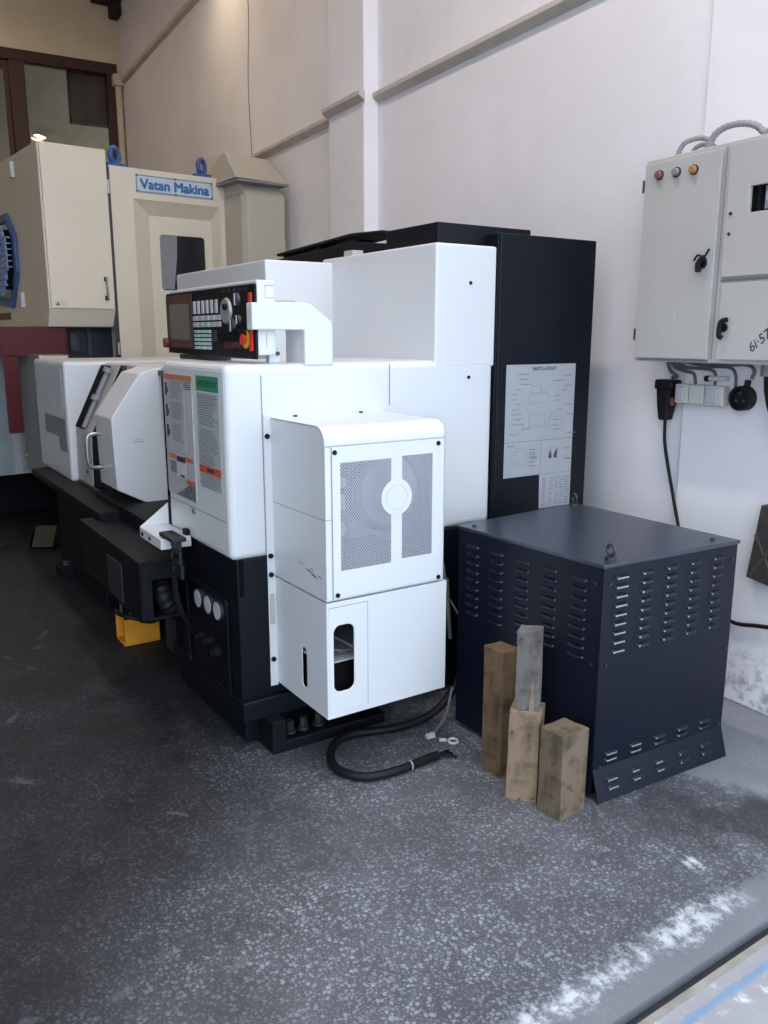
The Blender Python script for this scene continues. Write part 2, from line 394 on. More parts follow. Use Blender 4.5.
# long-wall pilasters, ledge and upper conduit
b = MB(); b.box(-5.985, -5.43, WY-.12, WY, 0, 6.4); struct(b.build('pillar', WALLM, bevel=.012))
b = MB(); b.box(-2.60, -.95, WY-.016, WY, 0, 6.4); struct(b.build('pillar', WALLM, bevel=.008))
LED = mat('ledge_plaster', '#c9c0b8', .8, var=.1)
b = MB()
for x0, x1, y in ((XB, -5.985, WY), (-5.985, -5.43, WY-.12), (-5.43, -2.6, WY), (-2.6, -.95, WY-.016)):
    b.prism_x([(y, 3.19), (y-.05, 3.225), (y-.05, 3.255), (y, 3.255)], x0-.02, x1+.02)
struct(b.build('trim_2', LED, bevel=.004))
b = MB(); b.prism_x([(WY, 5.02), (WY-.05, 5.04), (WY-.05, 5.09), (WY, 5.1)], XB, -6.0); struct(b.build('trim_3', LED))
b = MB(); b.cyl((XB+.06, WY-.06, .3), (XB+.06, WY-.06, 5.05), .045); b.box(XB, XB+.16, WY-.14, WY, 5.0, 5.14); struct(b.build('trim_4', mat('cream_pipe', '#cfc4ae', .6), smooth=True))
b = MB(); b.box(XB, XB+.35, 2.72, WY, 6.02, 6.4); b.box(XB, XB+.25, 2.95, WY, 5.86, 6.05); struct(b.build('beam', mat('dark_old_timber', '#2a1d16', .8, var=.4, scale=12), bevel=.02))
# hairline crack of the plaster panels
b = MB(); b.tube([(-7.86, WY-.001, 3.26), (-7.9, WY-.001, 3.9), (-7.84, WY-.001, 4.5), (-7.88, WY-.001, 5.02)], .006, 6, 4); struct(b.build('trim_5', mat('crack_line', '#8d8478', .9)))

# twin work lamp high on the wall: lights the deep end of the shop
lt = thing('wall_lamp', 'twin floodlight fixed high on the wall above the machining centre', 'lamp', (-8.3, WY, 5.3))
MB().box(-.05, .05, -.30, 0, -.03, .03).box(-.25, .25, -.34, -.30, -.03, .03).build('bracket', DSTEEL, lt)
EMW = mat('lamp_glow', '#ffe6bf', .4, emit=LAMP_STRENGTH, var=0)
for s in (-.16, .16):
    h = MB().cyl((s, -.42, .05), (s, -.46, -.12), .06, .12).build('housing', DSTEEL, lt, smooth=True)
    MB().cyl((s, -.4605, -.1215), (s, -.463, -.132), .105).build('lens', EMW, h)
# added lamps, out of view, that brighten the long wall and the hall
EMT = mat('added_lamp_glow', '#ffe4cc', .4, emit=ADDED_LAMP_STRENGTH*.32, var=0); EMN = mat('added_lamp_glow_near', '#ffeee8', .4, emit=ADDED_LAMP_STRENGTH*1.5, var=0)
for i, (x, y, lb) in enumerate(((-11.3, .6, 'added unseen lamp hanging in front of the office window'), (-7.2, 1.1, 'added unseen lamp hanging above the machining centre'), (-2.6, 1.2, 'added unseen lamp hanging just inside the doorway'), (-10.6, -1.6, 'added unseen lamp on the far side of the hall near the back wall'))):
    t = thing('added_lamp', lb, 'lamp', (x, y, 5.75), 0, 'added unseen lamps')
    MB().box(-.75, .75, -.1, .1, 0, .07).cyl((-.5, 0, .07), (-.5, 0, .65), .008).cyl((.5, 0, .07), (.5, 0, .65), .008).build('housing', GREY, t)
    MB().box(-.72, .72, -.08, .08, -.02, -.001).build('added_lamp_diffuser', EMN if x > -5 else EMT, t)

# ================================================================== LATHE (local frame: x along the machine, y towards the wall, origin at its near front corner)
la = thing('cnc_lathe', 'white and navy turning machine with control panel, hooded motor cover and dark base', 'lathe', (-2.865, .99, 0), math.radians(3.3))
# --- dark base
b = MB(); b.box(-.75, 0, .02, 1.85, .2, .774); b.box(-3.12, -1.95, .02, 1.5, .03, .60); b.box(-1.95, -.75, .28, 1.5, .03, .66)
b.box(-.75, -.02, .04, 1.8, .02, .14); b.box(-.06, -.02, 1.05, 1.85, .02, .80)
base = b.build('base', NAVY, la, bevel=.006)
b = MB(); b.box(-.77, .035, .012, .95, .13, .212); b.build('base_ledge', NAVY, la, bevel=.006)
# deep front shelf under the sliding door
b = MB(); b.prism_x([(-.10, .665), (-.10, .70), (.30, .72), (.30, .60), (-.02, .58)], -3.27, -1.50); b.build('front_shelf', BLACKP, la, bevel=.004)
b = MB()
for y in (.03, .10, .17): b.box(-2.5, -.66, y, y+.02, .70, .725)
b.build('door_rail', DSTEEL, la, bevel=.002)
# recessed hatch with gauges on the front of the base
b = MB(); b.plate(rrect(-.56, -.09, .17, .60, .03), [rrect(-.535, -.115, .195, .575, .025)], fy(.02), .012)
b.build('hatch_frame', NAVY, la, bevel=.003)
for gx, gz in ((-.375, .53), (-.265, .533), (-.165, .535)):
    g = MB().cyl((gx, .02, gz), (gx, -.002, gz), .042).build('gauge', DSTEEL, la, smooth=True)
    MB().cyl((gx, -.002, gz), (gx, -.004, gz), .036).build('gauge_face', GREY, g)
b = MB()
for gx, gz in ((-.38, .36), (-.30, .36), (-.22, .34)): b.cyl((gx, .02, gz), (gx, -.01, gz), .032).cyl((gx, -.01, gz), (gx, -.02, gz), .014)
b.build('outlet', BLACKP, la, smooth=True)
MB().box(-.90, -.62, .02, .032, .14, .36).build('side_plate', DSTEEL, la, bevel=.002)['label'] = 'grey metal plate'
# end face details of the base
MB().box(-.001, .004, .045, .135, .24, .44).build('end_hatch', NAVY, la, bevel=.002)
MB().box(-.001, .002, .026, .046, .63, .775).build('end_slot', DARK, la)
MB().box(-.001, .005, .0205, .05, .235, .63).build('corner_trim', NAVY, la, bevel=.002)
# foot with levelling bolts
b = MB(); b.box(-.2, .10, .10, .16, 0, .135); b.box(-.2, .10, .16, .62, 0, .045); b.box(-.2, -.02, .16, .62, .04, .135); b.build('foot', BLACKP, la, bevel=.004)
for y in (.20, .26, .33):
    MB().cyl((.05, y, .04), (.05, y, .10), .016, seg=6).cyl((.05, y, .05), (.05, y, .062), .024).build('levelling_bolt', DSTEEL, la, smooth=True)
for x in (-3.0, -2.1): MB().cyl((x, .12, 0), (x, .12, .05), .05).build('foot', BLACKP, la)
MB().cyl((-.6, .16, 0), (-.6, .16, .05), .06).build('foot', BLACKP, la)
MB().cyl((-.6, 1.4, 0), (-.6, 1.4, .05), .06).build('foot', BLACKP, la)

# --- white headstock cover
b = MB(); b.box(-.68, 0, 0, 1.255, .771, 1.50)
hc = b.build('headstock_cover', WHITE, la, bevel=.028, seg=4)
for q in ((.0005, .0015, .705, .709, 1.325, 1.49), (.0005, .0012, .14, .144, .79, 1.46), (-.665, -.03, -.0012, -.0004, .916, .919)): MB().box(*q).build('seam', MIDG, hc)
b = MB(); b.plate(rrect(-.662, -.33, .942, 1.447, .012), [], fy(0), .003); wp = b.build('window', WINDOWL, hc)
b = MB(); b.prism_y([(-.56, .9445), (-.335, .9445), (-.335, 1.03)], -.0036, -.003); b.build('window_inside', mat('swarf_grey', '#6d6e72', .6, var=.6, scale=90), wp)
MB().cyl((-.36, 0, .905), (-.36, -.01, .905), .012).build('screw', STEEL, hc, smooth=True)
# stickers on the front of the cover
def dashes(b, x0, x1, z0, z1, dz, y, h=.45, jag=.35, mi=1):
    z = z1; b.m = mi
    while z > z0:
        xe = x1-(x1-x0)*random.random()*jag; xs = x0+(x1-x0)*random.choice((0, 0, .06))
        b.box(xs, xe, y-.0004, y, z-dz*h, z); z -= dz
Y1 = -.0042
b = MB(); b.plate(rect(-.655, -.42, 1.13, 1.425), [], fy(-.003), .001); b.m = 1; b.box(-.655, -.325, -.0042, -.003, 1.425, 1.447)
b.m = 0; b.box(-.42, -.325, -.004, -.003, 1.385, 1.425)
dashes(b, -.415, -.33, 1.388, 1.42, .008, -.004, mi=2)
for z0, z1 in ((1.352, 1.42), (1.262, 1.335), (1.175, 1.245)): dashes(b, -.575, -.43, z0, z1, .0075, -.004, mi=3)
b.m = 2
for z in (1.36, 1.27, 1.185): b.box(-.64, -.615, -.0045, -.004, z, z+.05); b.box(-.612, -.60, -.0045, -.004, z+.01, z+.03)
b.build('warning_sticker', [LABEL, ORANGE, INK, INKS], hc)['label'] = 'grey instruction sticker with red header'
b = MB(); b.plate(rect(-.65, -.43, 1.02, 1.122), [], fy(-.003), .001)
b.m = 1; b.box(-.63, -.54, -.0044, -.004, 1.095, 1.115); b.m = 2; b.box(-.535, -.435, -.0044, -.004, 1.09, 1.112); b.m = 3; b.box(-.62, -.545, -.0044, -.004, 1.035, 1.085)
b.m = 4; b.box(-.535, -.435, -.0044, -.004, 1.025, 1.085); b.m = 2; b.box(-.50, -.45, -.0048, -.0044, 1.027, 1.037)
b.build('warning_sticker', [LABEL, ORANGE, INK, INKS, PAPER], hc)
for z in (1.098, 1.005):
    b = MB(); b.plate(rect(-.44 if z > 1.05 else -.43, -.345, z, z+.02), [], fy(-.003), .001); b.m = 1; b.box(-.42, -.36, -.0045, -.004, z+.006, z+.013); b.build('warning_sticker', [ORANGE, REDL], hc)
b = MB(); b.plate(rect(-.285, -.06, 1.395, 1.453), [], fy(0), .001); b.m = 1
for i in range(8): x = -.262+i*.024; b.box(x, x+.012, -.0016, -.001, 1.412, 1.437)
b.build('green_label', [GREEN, mat('dark_green_ink', '#12513c', .6)], hc)
b = MB(); b.plate(rect(-.283, -.06, 1.02, 1.39), [], fy(0), .001)
for z0, z1 in ((1.265, 1.382), (1.165, 1.25), (1.115, 1.155), (1.025, 1.075)): dashes(b, -.275, -.07, z0, z1, .0092, -.001, h=.5, mi=1)
b.m = 2; b.box(-.283, -.06, -.0017, -.001, 1.08, 1.11); b.m = 3; b.box(-.20, -.13, -.0021, -.0017, 1.088, 1.102)
b.build('instruction_label', [LABEL, INKS, mat('orange_band', '#c9553a', .5), INK], hc)

# --- tall rear cover, rear cabinet, top boxes
b = MB(); b.box(-.95, 0, .935, 1.258, 1.47, 1.972); rc = b.build('rear_cover', WHITE, la, bevel=.010, seg=3)
for z in (1.818, 1.427):
    MB().cyl((0, 1.115, z), (.004, 1.115, z), .0075, seg=10).build('screw', BLACKP, rc)
b = MB(); b.box(-1.2, 0, 1.262, 1.85, .15, 2.03); ec = b.build('electrical_cabinet', NAVY, la, bevel=.006)
b = MB(); b.box(0, .012, 1.266, 1.845, .3, 2.028); cd = b.build('cabinet_door', NAVY, ec, bevel=.004)
b = MB(); b.plate([(1.318, .967), (1.54, .967), (1.545, .803), (1.745, .803), (1.745, 1.475), (1.318, 1.475)], [], fx(.012), .0015)
b.m = 1
for z in (1.128,): b.box(.0135, .0139, 1.318, 1.745, z-.0015, z+.0015)
b.box(.0135, .0139, 1.541, 1.543, .967, 1.128); b.box(.0135, .0139, 1.543, 1.745, .966, .968)
for i in range(26):      # call-outs of the layout drawing
    side = i % 2; y = random.uniform(1.345, 1.42) if not side else random.uniform(1.60, 1.70); z = 1.43-i*.0112
    l = random.uniform(.03, .07); b.box(.0135, .0139, y, y+l, z, z+.004)
def outl(y0, y1, z0, z1, t=.0014):
    b.box(.0135, .0139, y0, y1, z0, z0+t); b.box(.0135, .0139, y0, y1, z1-t, z1); b.box(.0135, .0139, y0, y0+t, z0, z1); b.box(.0135, .0139, y1-t, y1, z0, z1)
outl(1.46, 1.58, 1.30, 1.345); outl(1.47, 1.53, 1.345, 1.38); outl(1.53, 1.56, 1.345, 1.36); outl(1.36, 1.43, 1.18, 1.235); outl(1.46, 1.56, 1.19, 1.25); outl(1.585, 1.67, 1.19, 1.235); outl(1.60, 1.62, 1.235, 1.255)
outl(1.365, 1.46, 1.02, 1.085); outl(1.385, 1.44, 1.035, 1.10); outl(1.59, 1.64, 1.06, 1.09)
for i in range(12): y = random.choice((1.335, 1.47, 1.48, 1.69, 1.70)); z = random.uniform(.985, 1.11); b.box(.0135, .0139, y, y+.04, z, z+.005)
b.m = 2; b.prism([(1.592, 1.04), (1.615, 1.04), (1.605, 1.085)], lambda y, z: (.0135, y, z), lambda y, z: (.014, y, z)); b.prism([(1.625, 1.045), (1.645, 1.035), (1.65, 1.085), (1.635, 1.07)], lambda y, z: (.0135, y, z), lambda y, z: (.014, y, z))
b.m = 1
for r in range(11):
    z = .94-r*.0125
    b.box(.0135, .0139, 1.56, 1.582, z, z+.006); b.box(.0135, .0139, 1.705, 1.738, z, z+.006)
    for k in range(3): y = 1.60+k*.035+random.uniform(0, .012); b.box(.0135, .0139, y, y+random.uniform(.01, .025), z, z+.005)
pl = b.build('layout_placard', [mat('placard_grey', '#a2a4a8', .45, var=.03), INKS, INK], cd)
text('lettering', 'PARTS LAYOUT', .022, INK, pl, mat_px(.0137, 1.475, 1.448), .0003, .0006, width=.145)
# black box and cable tray behind the upper cover
b = MB(); b.box(-.47, -.08, 1.0, 1.52, 1.9, 2.064); b.build('top_box', NAVY, la, bevel=.004)
b = MB(); b.prism_y([(-1.86, 2.035), (-1.84, 1.95), (-.62, 1.95), (-.62, 2.03), (-.90, 2.062)], 1.08, 1.24)
b.prism_y([(-1.8, 2.075), (-.95, 2.108), (-.66, 2.095), (-.66, 2.08), (-.95, 2.093), (-1.8, 2.06)], 1.1, 1.34)
for x in (-1.75, -1.35, -.95): b.box(x, x+.03, 1.12, 1.22, 2.0, 2.08)
b.build('cable_tray', BLACKP, la, bevel=.003)
MB().box(-.78, -.70, .96, 1.02, 1.955, 2.0).build('bracket', GREY, la, bevel=.002)

# --- sliding-door hood behind the control panel
b = MB(); b.box(-2.06, -.85, .575, .95, 1.42, 1.950); hood = b.build('door_hood', WHITE, la, bevel=.008)
# --- left enclosure, frame, door, dark interior, top deck
b = MB(); b.box(-3.45, -2.55, .005, 1.2, .70, 1.446); le = b.build('left_enclosure', WHITE, la, bevel=.022, seg=3)
b = MB(); b.plate(rrect(-3.38, -2.63, 1.14, 1.41, .02), [], fy(.005), .003); b.build('window', WINDOWL, le)
b = MB(); b.plate(rect(-3.2, -2.6, .965, 1.09), [], fy(.005), .003); b.plate(rect(-2.80, -2.6, .88, .965), [], fy(.005), .003); b.build('label_plate', MIDG, le)
b = MB(); b.box(-2.56, -.66, .30, 1.2, .66, 1.40); b.build('chamber', DARK, la)
b = MB(); b.box(-2.56, -.66, .27, 1.2, 1.40, 1.437); b.build('top_deck', WHITE, la, bevel=.003)
for x in (-2.25, -2.0, -1.75, -1.5, -1.2, -.95): MB().box(x, x+.13, .25, .275, 1.40, 1.425).build('door_runner', DSTEEL, la)
prof = [(.045, .70), (.055, 1.035), (.25, 1.43), (.32, 1.43), (.32, .70)]
b = MB(); b.prism_x(prof, -2.551, -2.19); fr = b.build('door_frame', GREY, la, bevel=.004); MB().prism_x([(y+.004, z) for y, z in prof[:3]]+[(.33, 1.425), (.33, .70)], -2.19, -2.17).build('gap_shade', RUBBER, fr)  # dark sheet on the frame end stands for the shaded gap beside the door
def slant(y_off, t0, t1):   # point pair on the slanted edge, offset outwards
    (y0, z0), (y1, z1) = prof[1], prof[2]; d = Vector((y1-y0, z1-z0)); n = Vector((-d.y, d.x)).normalized()
    p = Vector((y0, z0))+n*y_off; return [tuple(p+d*t0), tuple(p+d*t1)]
a0, a1 = slant(0, .03, .97); c0, c1 = slant(.012, .03, .97)
b = MB(); b.prism_x([a0, a1, c1, c0], -2.548, -2.36); b.build('slot', DARK, fr)
p0, p1 = slant(.02, .05, .92); b = MB(); b.cyl((-2.31, *p0), (-2.31, *p1), .016); q0, q1 = slant(.02, .45, .52); b.cyl((-2.31, *q0), (-2.31, *q1), .03); q0, q1 = slant(.02, .86, .93); b.cyl((-2.31, *q0), (-2.31, *q1), .03)
b.build('damper', MIDG, fr, smooth=True)
for z in (.80, .95): MB().cyl((-2.3, .048, z), (-2.3, .04, z), .012).build('screw', DSTEEL, fr)
b = MB(); b.prism_x([(.0, .812), (-.008, 1.185), (.150, 1.408), (.235, 1.436), (.27, 1.44), (.27, .665)], -1.82, -1.50)
dr = b.build('sliding_door', WHITE, la, bevel=.006)
b = MB(); b.tube([(-1.745, 0, 1.085), (-1.745, -.05, 1.085), (-1.745, -.075, 1.06), (-1.745, -.075, .93), (-1.745, -.05, .905), (-1.745, 0, .905)], .011, 10, 5)
b.build('handle', STEEL, dr, smooth=True)
b = MB(); b.box(-1.4995, -1.499, .10, .16, 1.055, 1.062); b.box(-1.4995, -1.499, .11, .15, 1.07, 1.076); b.build('faint_mark', GREY, dr)
b = MB(); b.box(-1.95, -.66, .02, .30, .72, .735); b.box(-1.95, -.66, .0, .02, .66, .735); b.build('door_sill', BLACKP, la, bevel=.003)

# --- bracket, cable chain, front trough, hose
b = MB(); b.box(-.70, -.42, -.13, 0, .745, .79); b.prism_x([(-.13, .79), (0, .79), (0, .885)], -.70, -.692); br = b.build('bracket', WHITE, la, bevel=.003)
for x in (-.66, -.56): MB().cyl((x, -.13, .765), (x, -.134, .765), .009, seg=10).build('screw', BLACKP, br)
MB().box(-.47, -.43, -.02, 0, .79, .815).build('clip', BLACKP, la, bevel=.003)
ch = MB()
for i, (z, y) in enumerate(((.785, -.075), (.725, -.075), (.665, -.07))):
    x0 = -.47+.02*min(i, 1)
    ch.plate(rect(x0, x0+.145-.02*min(i, 1), z-.03, z+.027), [rrect(x0+.025, x0+.11, z-.014, z+.010, .005)], fy(y), .014)
ch.box(-.47, -.31, -.12, -.06, .795, .812)
ch.build('cable_chain', mat('chain_black', '#1c1f26', .5), la, bevel=.003)
b = MB()
for k in range(4): b.tube([(-.41+.012*k, -.09, .64), (-.42+.016*k, -.085, .55), (-.40+.01*k, -.06, .45), (-.44+.012*k, 0, .36)], .006, 6)
b.build('chain_wires', RUBBER, la, smooth=True)
b = MB(); b.box(-1.55, -.56, -.19, -.175, .40, .655); b.box(-1.55, -.56, -.19, .26, .40, .415); b.box(-1.55, -1.535, -.19, .26, .40, .655)
b.box(-.575, -.56, -.19, .26, .58, .655); b.box(-.575, -.56, -.19, -.13, .40, .6); b.box(-1.55, -.56, -.19, .02, .645, .66); b.prism_x([(-.19, .655), (-.19, .672), (-.12, .672), (-.12, .66)], -1.56, -.555)
b.build('coolant_trough', BLACKP, la, bevel=.004)
MB().box(-1.03, -.80, -.196, -.19, .425, .605).build('trough_plate', DSTEEL, la, bevel=.002)
b = MB(); b.tube([(-.95, .0, .50), (-.78, -.04, .54), (-.64, -.07, .53), (-.585, -.07, .47), (-.62, -.02, .41), (-.75, .05, .36)], .042, 14, 8, rib=.016); b.build('corrugated_hose', RUBBER, la, smooth=True)

# --- control panel and its swing arm
b = MB(); b.hexa([(-.99, .14, 1.525), (-.03, .14, 1.515), (-.03, .152, 1.515), (-.99, .152, 1.525), (-.99, .14, 1.787), (-.03, .14, 1.787), (-.03, .152, 1.787), (-.99, .152, 1.787)])
cpn = b.build('control_panel', BLACKP, la, bevel=.006)
b = MB(); b.box(-.97, -.035, .152, .225, 1.53, 1.80); b.build('panel_back', WHITE, cpn, bevel=.006)
MB().box(-.035, -.0345, .185, .187, 1.735, 1.782).build('seam', MIDG, cpn); MB().box(-.035, -.0345, .187, .222, 1.735, 1.7375).build('seam', MIDG, cpn); MB().box(-.035, -.0345, .187, .222, 1.7795, 1.782).build('seam', MIDG, cpn); MB().box(-.035, -.0345, .186, .188, 1.56, 1.61).build('seam', MIDG, cpn)
MB().box(-.98, -.66, .135, .14, 1.548, 1.775).build('bezel', mat('brown_bezel', '#3a2b2b', .35), cpn, bevel=.004)
MB().box(-.93, -.69, .1335, .135, 1.585, 1.735).build('screen', SCREEN, cpn)
for q in ((-.90, -.70, .1338, .135, 1.745, 1.757), (-.93, -.68, .1338, .135, 1.556, 1.568)): MB().box(*q).build('strip', mat('dull_red_strip', '#7d3a34', .5), cpn)
MB().cyl((-.985, .14, 1.57), (-.985, .12, 1.57), .022).build('key_switch', mat('rust_red_plastic', '#7d3a2c', .5), cpn, smooth=True)
for i in range(6): MB().box(-.635+i*.048, -.615+i*.048, .132, .14, 1.69, 1.742).build('slim_key', KEY, cpn, bevel=.002)
for j in range(2):
    for i in range(5): MB().box(-.64+i*.062, -.592+i*.062, .132, .14, 1.662-j*.026, 1.682-j*.026).build('flat_key', KEY, cpn, bevel=.002)
for j in range(5):
    for i in range(3): MB().box(-.63+i*.062, -.578+i*.062, .131, .14, 1.612-j*.0165, 1.624-j*.0165).build('pad_key', KEYG, cpn, bevel=.002)
MB().box(-.44, -.39, .132, .14, 1.58, 1.625).build('flat_key', DSTEEL, cpn, bevel=.002)
dl = MB().cyl((-.285, .14, 1.695), (-.285, .130, 1.695), .05, .046, 28).build('hand_dial', mat('dial_grey', '#a5a7a9', .35, .4), cpn, smooth=True)
MB().cyl((-.27, .130, 1.71), (-.27, .118, 1.71), .012).build('dial_knob', BLACKP, dl, smooth=True)
for x, z, r in ((-.18, 1.735, .026), (-.23, 1.64, .028), (-.17, 1.66, .02)):
    k = MB().cyl((x, .14, z), (x, .130, z), r, r*.85).build('rotary_knob', DSTEEL, cpn, smooth=True)
    MB().box(x-.006, x+.006, .124, .130, z-r*.85, z+r*.85).build('pointer', STEEL, k, bevel=.002)
for i in range(6): MB().cyl((-.34+i*.045, .14, 1.612), (-.34+i*.045, .126, 1.612), .013).build('push_button', BLACKP, cpn, smooth=True)
for i in range(4): MB().cyl((-.28+i*.04, .14, 1.565), (-.28+i*.04, .126, 1.565), .014).build('push_button', mat('maroon_plastic', '#4b2326', .5), cpn, smooth=True)
for i in range(5): MB().box(-.32+i*.05, -.295+i*.05, .137, .14, 1.765, 1.775).build('indicator', DSTEEL, cpn)
es = MB().cyl((-.115, .14, 1.588), (-.115, .137, 1.588), .034).build('emergency_stop', YELL, cpn, smooth=True)
MB().cyl((-.115, .137, 1.588), (-.115, .130, 1.588), .014).cyl((-.115, .130, 1.588), (-.115, .123, 1.588), .020).build('stop_button', REDL, es, smooth=True)
b = MB(); b.box(-.075, -.048, .134, .14, 1.545, 1.755); b.build('red_strip', REDL, cpn, bevel=.002)
b = MB(); b.box(-.9, -.5, .16, .24, 1.5, 1.52); b.cyl((-.62, .2, 1.495), (-.62, .2, 1.53), .035); b.build('panel_mount', DSTEEL, la)
b = MB(); b.plate([(.115, 1.622), (.326, 1.622), (.326, 1.492), (.447, 1.492), (.447, 1.652), (.345, 1.722), (.115, 1.718)], [], fx(-.05), .05)
arm = b.build('panel_arm', WHITE, la, bevel=.005)
b = MB(); b.box(-.16, -.05, .326, .447, 1.492, 1.655); b.box(-.16, -.05, .20, .345, 1.63, 1.715); b.build('arm_back', WHITE, arm, bevel=.003)
b = MB(); b.tube([(-.045, .19, 1.724), (-.045, .195, 1.728), (-.045, .30, 1.7285), (-.045, .31, 1.724)], .003, 6, 3); b.build('arm_grip', GREY, arm)
b = MB(); b.box(-.11, -.08, .216, .262, 1.50, 1.555); lk = b.build('hinge_block', WHITE, la, bevel=.004)
MB().cyl((-.08, .25, 1.535), (-.072, .25, 1.535), .008, seg=10).build('screw', DSTEEL, lk)
MB().cyl((-.095, .222, 1.55), (-.095, .222, 1.63), .005, seg=8).build('hinge_pin', DSTEEL, lk)

# --- hooded motor cover on the end face
MB().box(0, .004, .145, .178, .243, 1.316).build('mounting_flange', WHITE, la, bevel=.001)
def shell_arc():      # profile in x,z of the rounded top skin
    o = [(0, 1.303)]; R = .055
    for i in range(9):
        t = math.radians(90-90*i/8); o.append((.408-R+R*math.cos(t), 1.303-R+R*math.sin(t)))
    o += [(.408, 1.235), (.404, 1.235)]
    for i in range(9):
        t = math.radians(90*i/8); o.append((.404-R+.004+(R-.004)*math.cos(t), 1.303-R+(R-.004)*math.sin(t)))
    o.append((0, 1.299)); return o
R = .055; arcs = [(0, .695), (.408, .695)]+[(.408-R+R*math.cos(math.radians(90*i/8)), 1.303-R+R*math.sin(math.radians(90*i/8))) for i in range(9)]+[(0, 1.303)]
Y0, Y1c = .174, .682
mc = MB()
for y in (Y0, Y1c-.004): mc.prism_y(arcs, y, y+.004)
mc.prism_y(shell_arc(), Y0, Y1c)
mc.box(0, .408, Y0, Y1c, .695, .699)
mc.plate(rect(Y0, Y1c, .695, 1.24), [rect(.225, .630, .79, 1.195)], fx(.404), .004)
mcv = mc.build('motor_cover', WHITE, la)
b = MB(); b.plate(rect(.203, .672, .702, 1.235), [rect(.235, .443, .80, 1.180), rect(.490, .624, .808, 1.184)], fx(.408), .003); fp = b.build('front_plate', WHITE, mcv, bevel=.001)
# perforated sheet: two crossing families of thin strips
b = MB(); pt = .0098; wd = .0016
def lattice(y0, y1, z0, z1, x):
    for sgn in (1, -1):
        c = -1.2
        while c < 2.6:
            # line z = sgn*1.25*(y) + c
            k = 1.25*sgn; pts = []
            for y in (y0, y1):
                z = k*y+c
                if z0 <= z <= z1: pts.append((y, z))
            for z in (z0, z1):
                y = (z-c)/k
                if y0 < y < y1: pts.append((y, z))
            if len(pts) >= 2:
                (ya, za), (yb, zb) = pts[0], pts[1]; d = Vector((yb-ya, zb-za))
                if d.length > .002:
                    n = Vector((-d.y, d.x)).normalized()*wd
                    b.hexa([(x-.0008, ya-n.x, za-n.y), (x-.0008, yb-n.x, zb-n.y), (x-.0008, yb+n.x, zb+n.y), (x-.0008, ya+n.x, za+n.y), (x, ya-n.x, za-n.y), (x, yb-n.x, zb-n.y), (x, yb+n.x, zb+n.y), (x, ya+n.x, za+n.y)])
            c += pt*1.35
lattice(.231, .447, .796, 1.184, .4105); lattice(.486, .628, .804, 1.188, .4103)
b.build('mesh_grille', mat('perforated_sheet', '#b9bac2', .4, .2), mcv)
b = MB(); b.plate(circ(.466, 1.038, .066, 40), [], fx(.411), .002); cap = b.build('round_cap', WHITE, mcv, bevel=.0008)
b = MB(); b.plate(circ(.466, 1.038, .045, 40), [circ(.466, 1.038, .0435, 40)], fx(.4129), .0006); b.build('cap_groove', GREY, cap)
for y, z in ((.213, 1.217), (.648, 1.219), (.219, .715), (.656, .712)): MB().cyl((.411, y, z), (.415, y, z), .0085, seg=12).build('screw', BLACKP, mcv, smooth=True)
for z in (1.235, .775, .70, .355): MB().cyl((.004, .158, z), (.010, .158, z), .010, seg=12).build('screw', BLACKP, la, smooth=True)
for y in (.27, .56): MB().cyl((.02, y, 1.303), (.02, y, 1.310), .008, seg=10).build('screw', DSTEEL, mcv)
MB().box(.01, .406, Y0-.0006, Y0, .985, .9875).build('seam', MIDG, mcv); MB().box(.4108, .4118, .2008, .203, .702, 1.235).build('seam', MIDG, mcv); MB().box(.4075, .4085, Y0, .203, .985, .9875).build('seam', MIDG, mcv)
b = MB()      # rubbed-off paint near the lower left edge
for x, z, l, h in ((.29, .782, .07, .006), (.325, .772, .05, .008), (.31, .792, .03, .004), (.23, .798, .05, .003), (.365, .778, .03, .005)):
    b.prism_y([(x-l/2, z+.002), (x, z+h*.5), (x+l/2, z-.006), (x+l*.1, z-h*.5)], Y0-.0007, Y0)
b.build('scuff', DSTEEL, mcv)
# spindle motor behind the grille
b = MB(); b.cyl((.06, .47, 1.05), (.34, .47, 1.05), .15, seg=32); b.m = 1; b.cyl((.34, .47, 1.05), (.36, .47, 1.05), .13, .12, 32)
b.m = 0; b.box(.02, .30, .20, .33, .86, 1.16); b.m = 1; b.cyl((.30, .27, 1.10), (.36, .27, 1.10), .02); b.cyl((.30, .27, .93), (.35, .27, .93), .025); b.box(.30, .33, .235, .30, 1.0, 1.05)
b.m = 0; b.box(.01, .4, .2, .62, .72, .80)
b.build('spindle_motor', [DSTEEL, STEEL], la, smooth=True)
# lower cover
y0, y1, z0, z1, xf = .176, .700, .254, .690, .407
b = MB(); b.plate(rect(y0, y1, z0, z1), [rrect(.203, .287, .352, .602, .028, 6)], fx(xf-.004), .004)
b.plate(rect(0, xf-.004, z0, z1), [rrect(.215, .252, .318, .475, .017, 6)], lambda u, v, w_: (u, y0+w_, v), .004)
b.box(0, xf-.004, y1-.004, y1, z0, z1); b.box(0, xf-.004, y0+.004, y1-.004, z0, z0+.004); b.box(0, .402, y0+.004, y1-.004, .683, .688)
lc = b.build('lower_cover', WHITE, la, bevel=.0015)
b = MB(); b.plate(rect(.183, .343, .275, .670), [rrect(.201, .289, .350, .604, .029, 6)], fx(xf), .002); b.build('inspection_plate', WHITE, lc, bevel=.0008); MB().box(xf, xf+.0015, .343, .3448, .275, .670).build('seam', MIDG, lc); MB().box(xf, xf+.0015, .183, .343, .670, .6718).build('seam', MIDG, lc)
b = MB(); b.plate(rrect(.150, .168, .50, .625, .004), [], fx(.004), .006); b.build('latch', GREY, lc, bevel=.002)
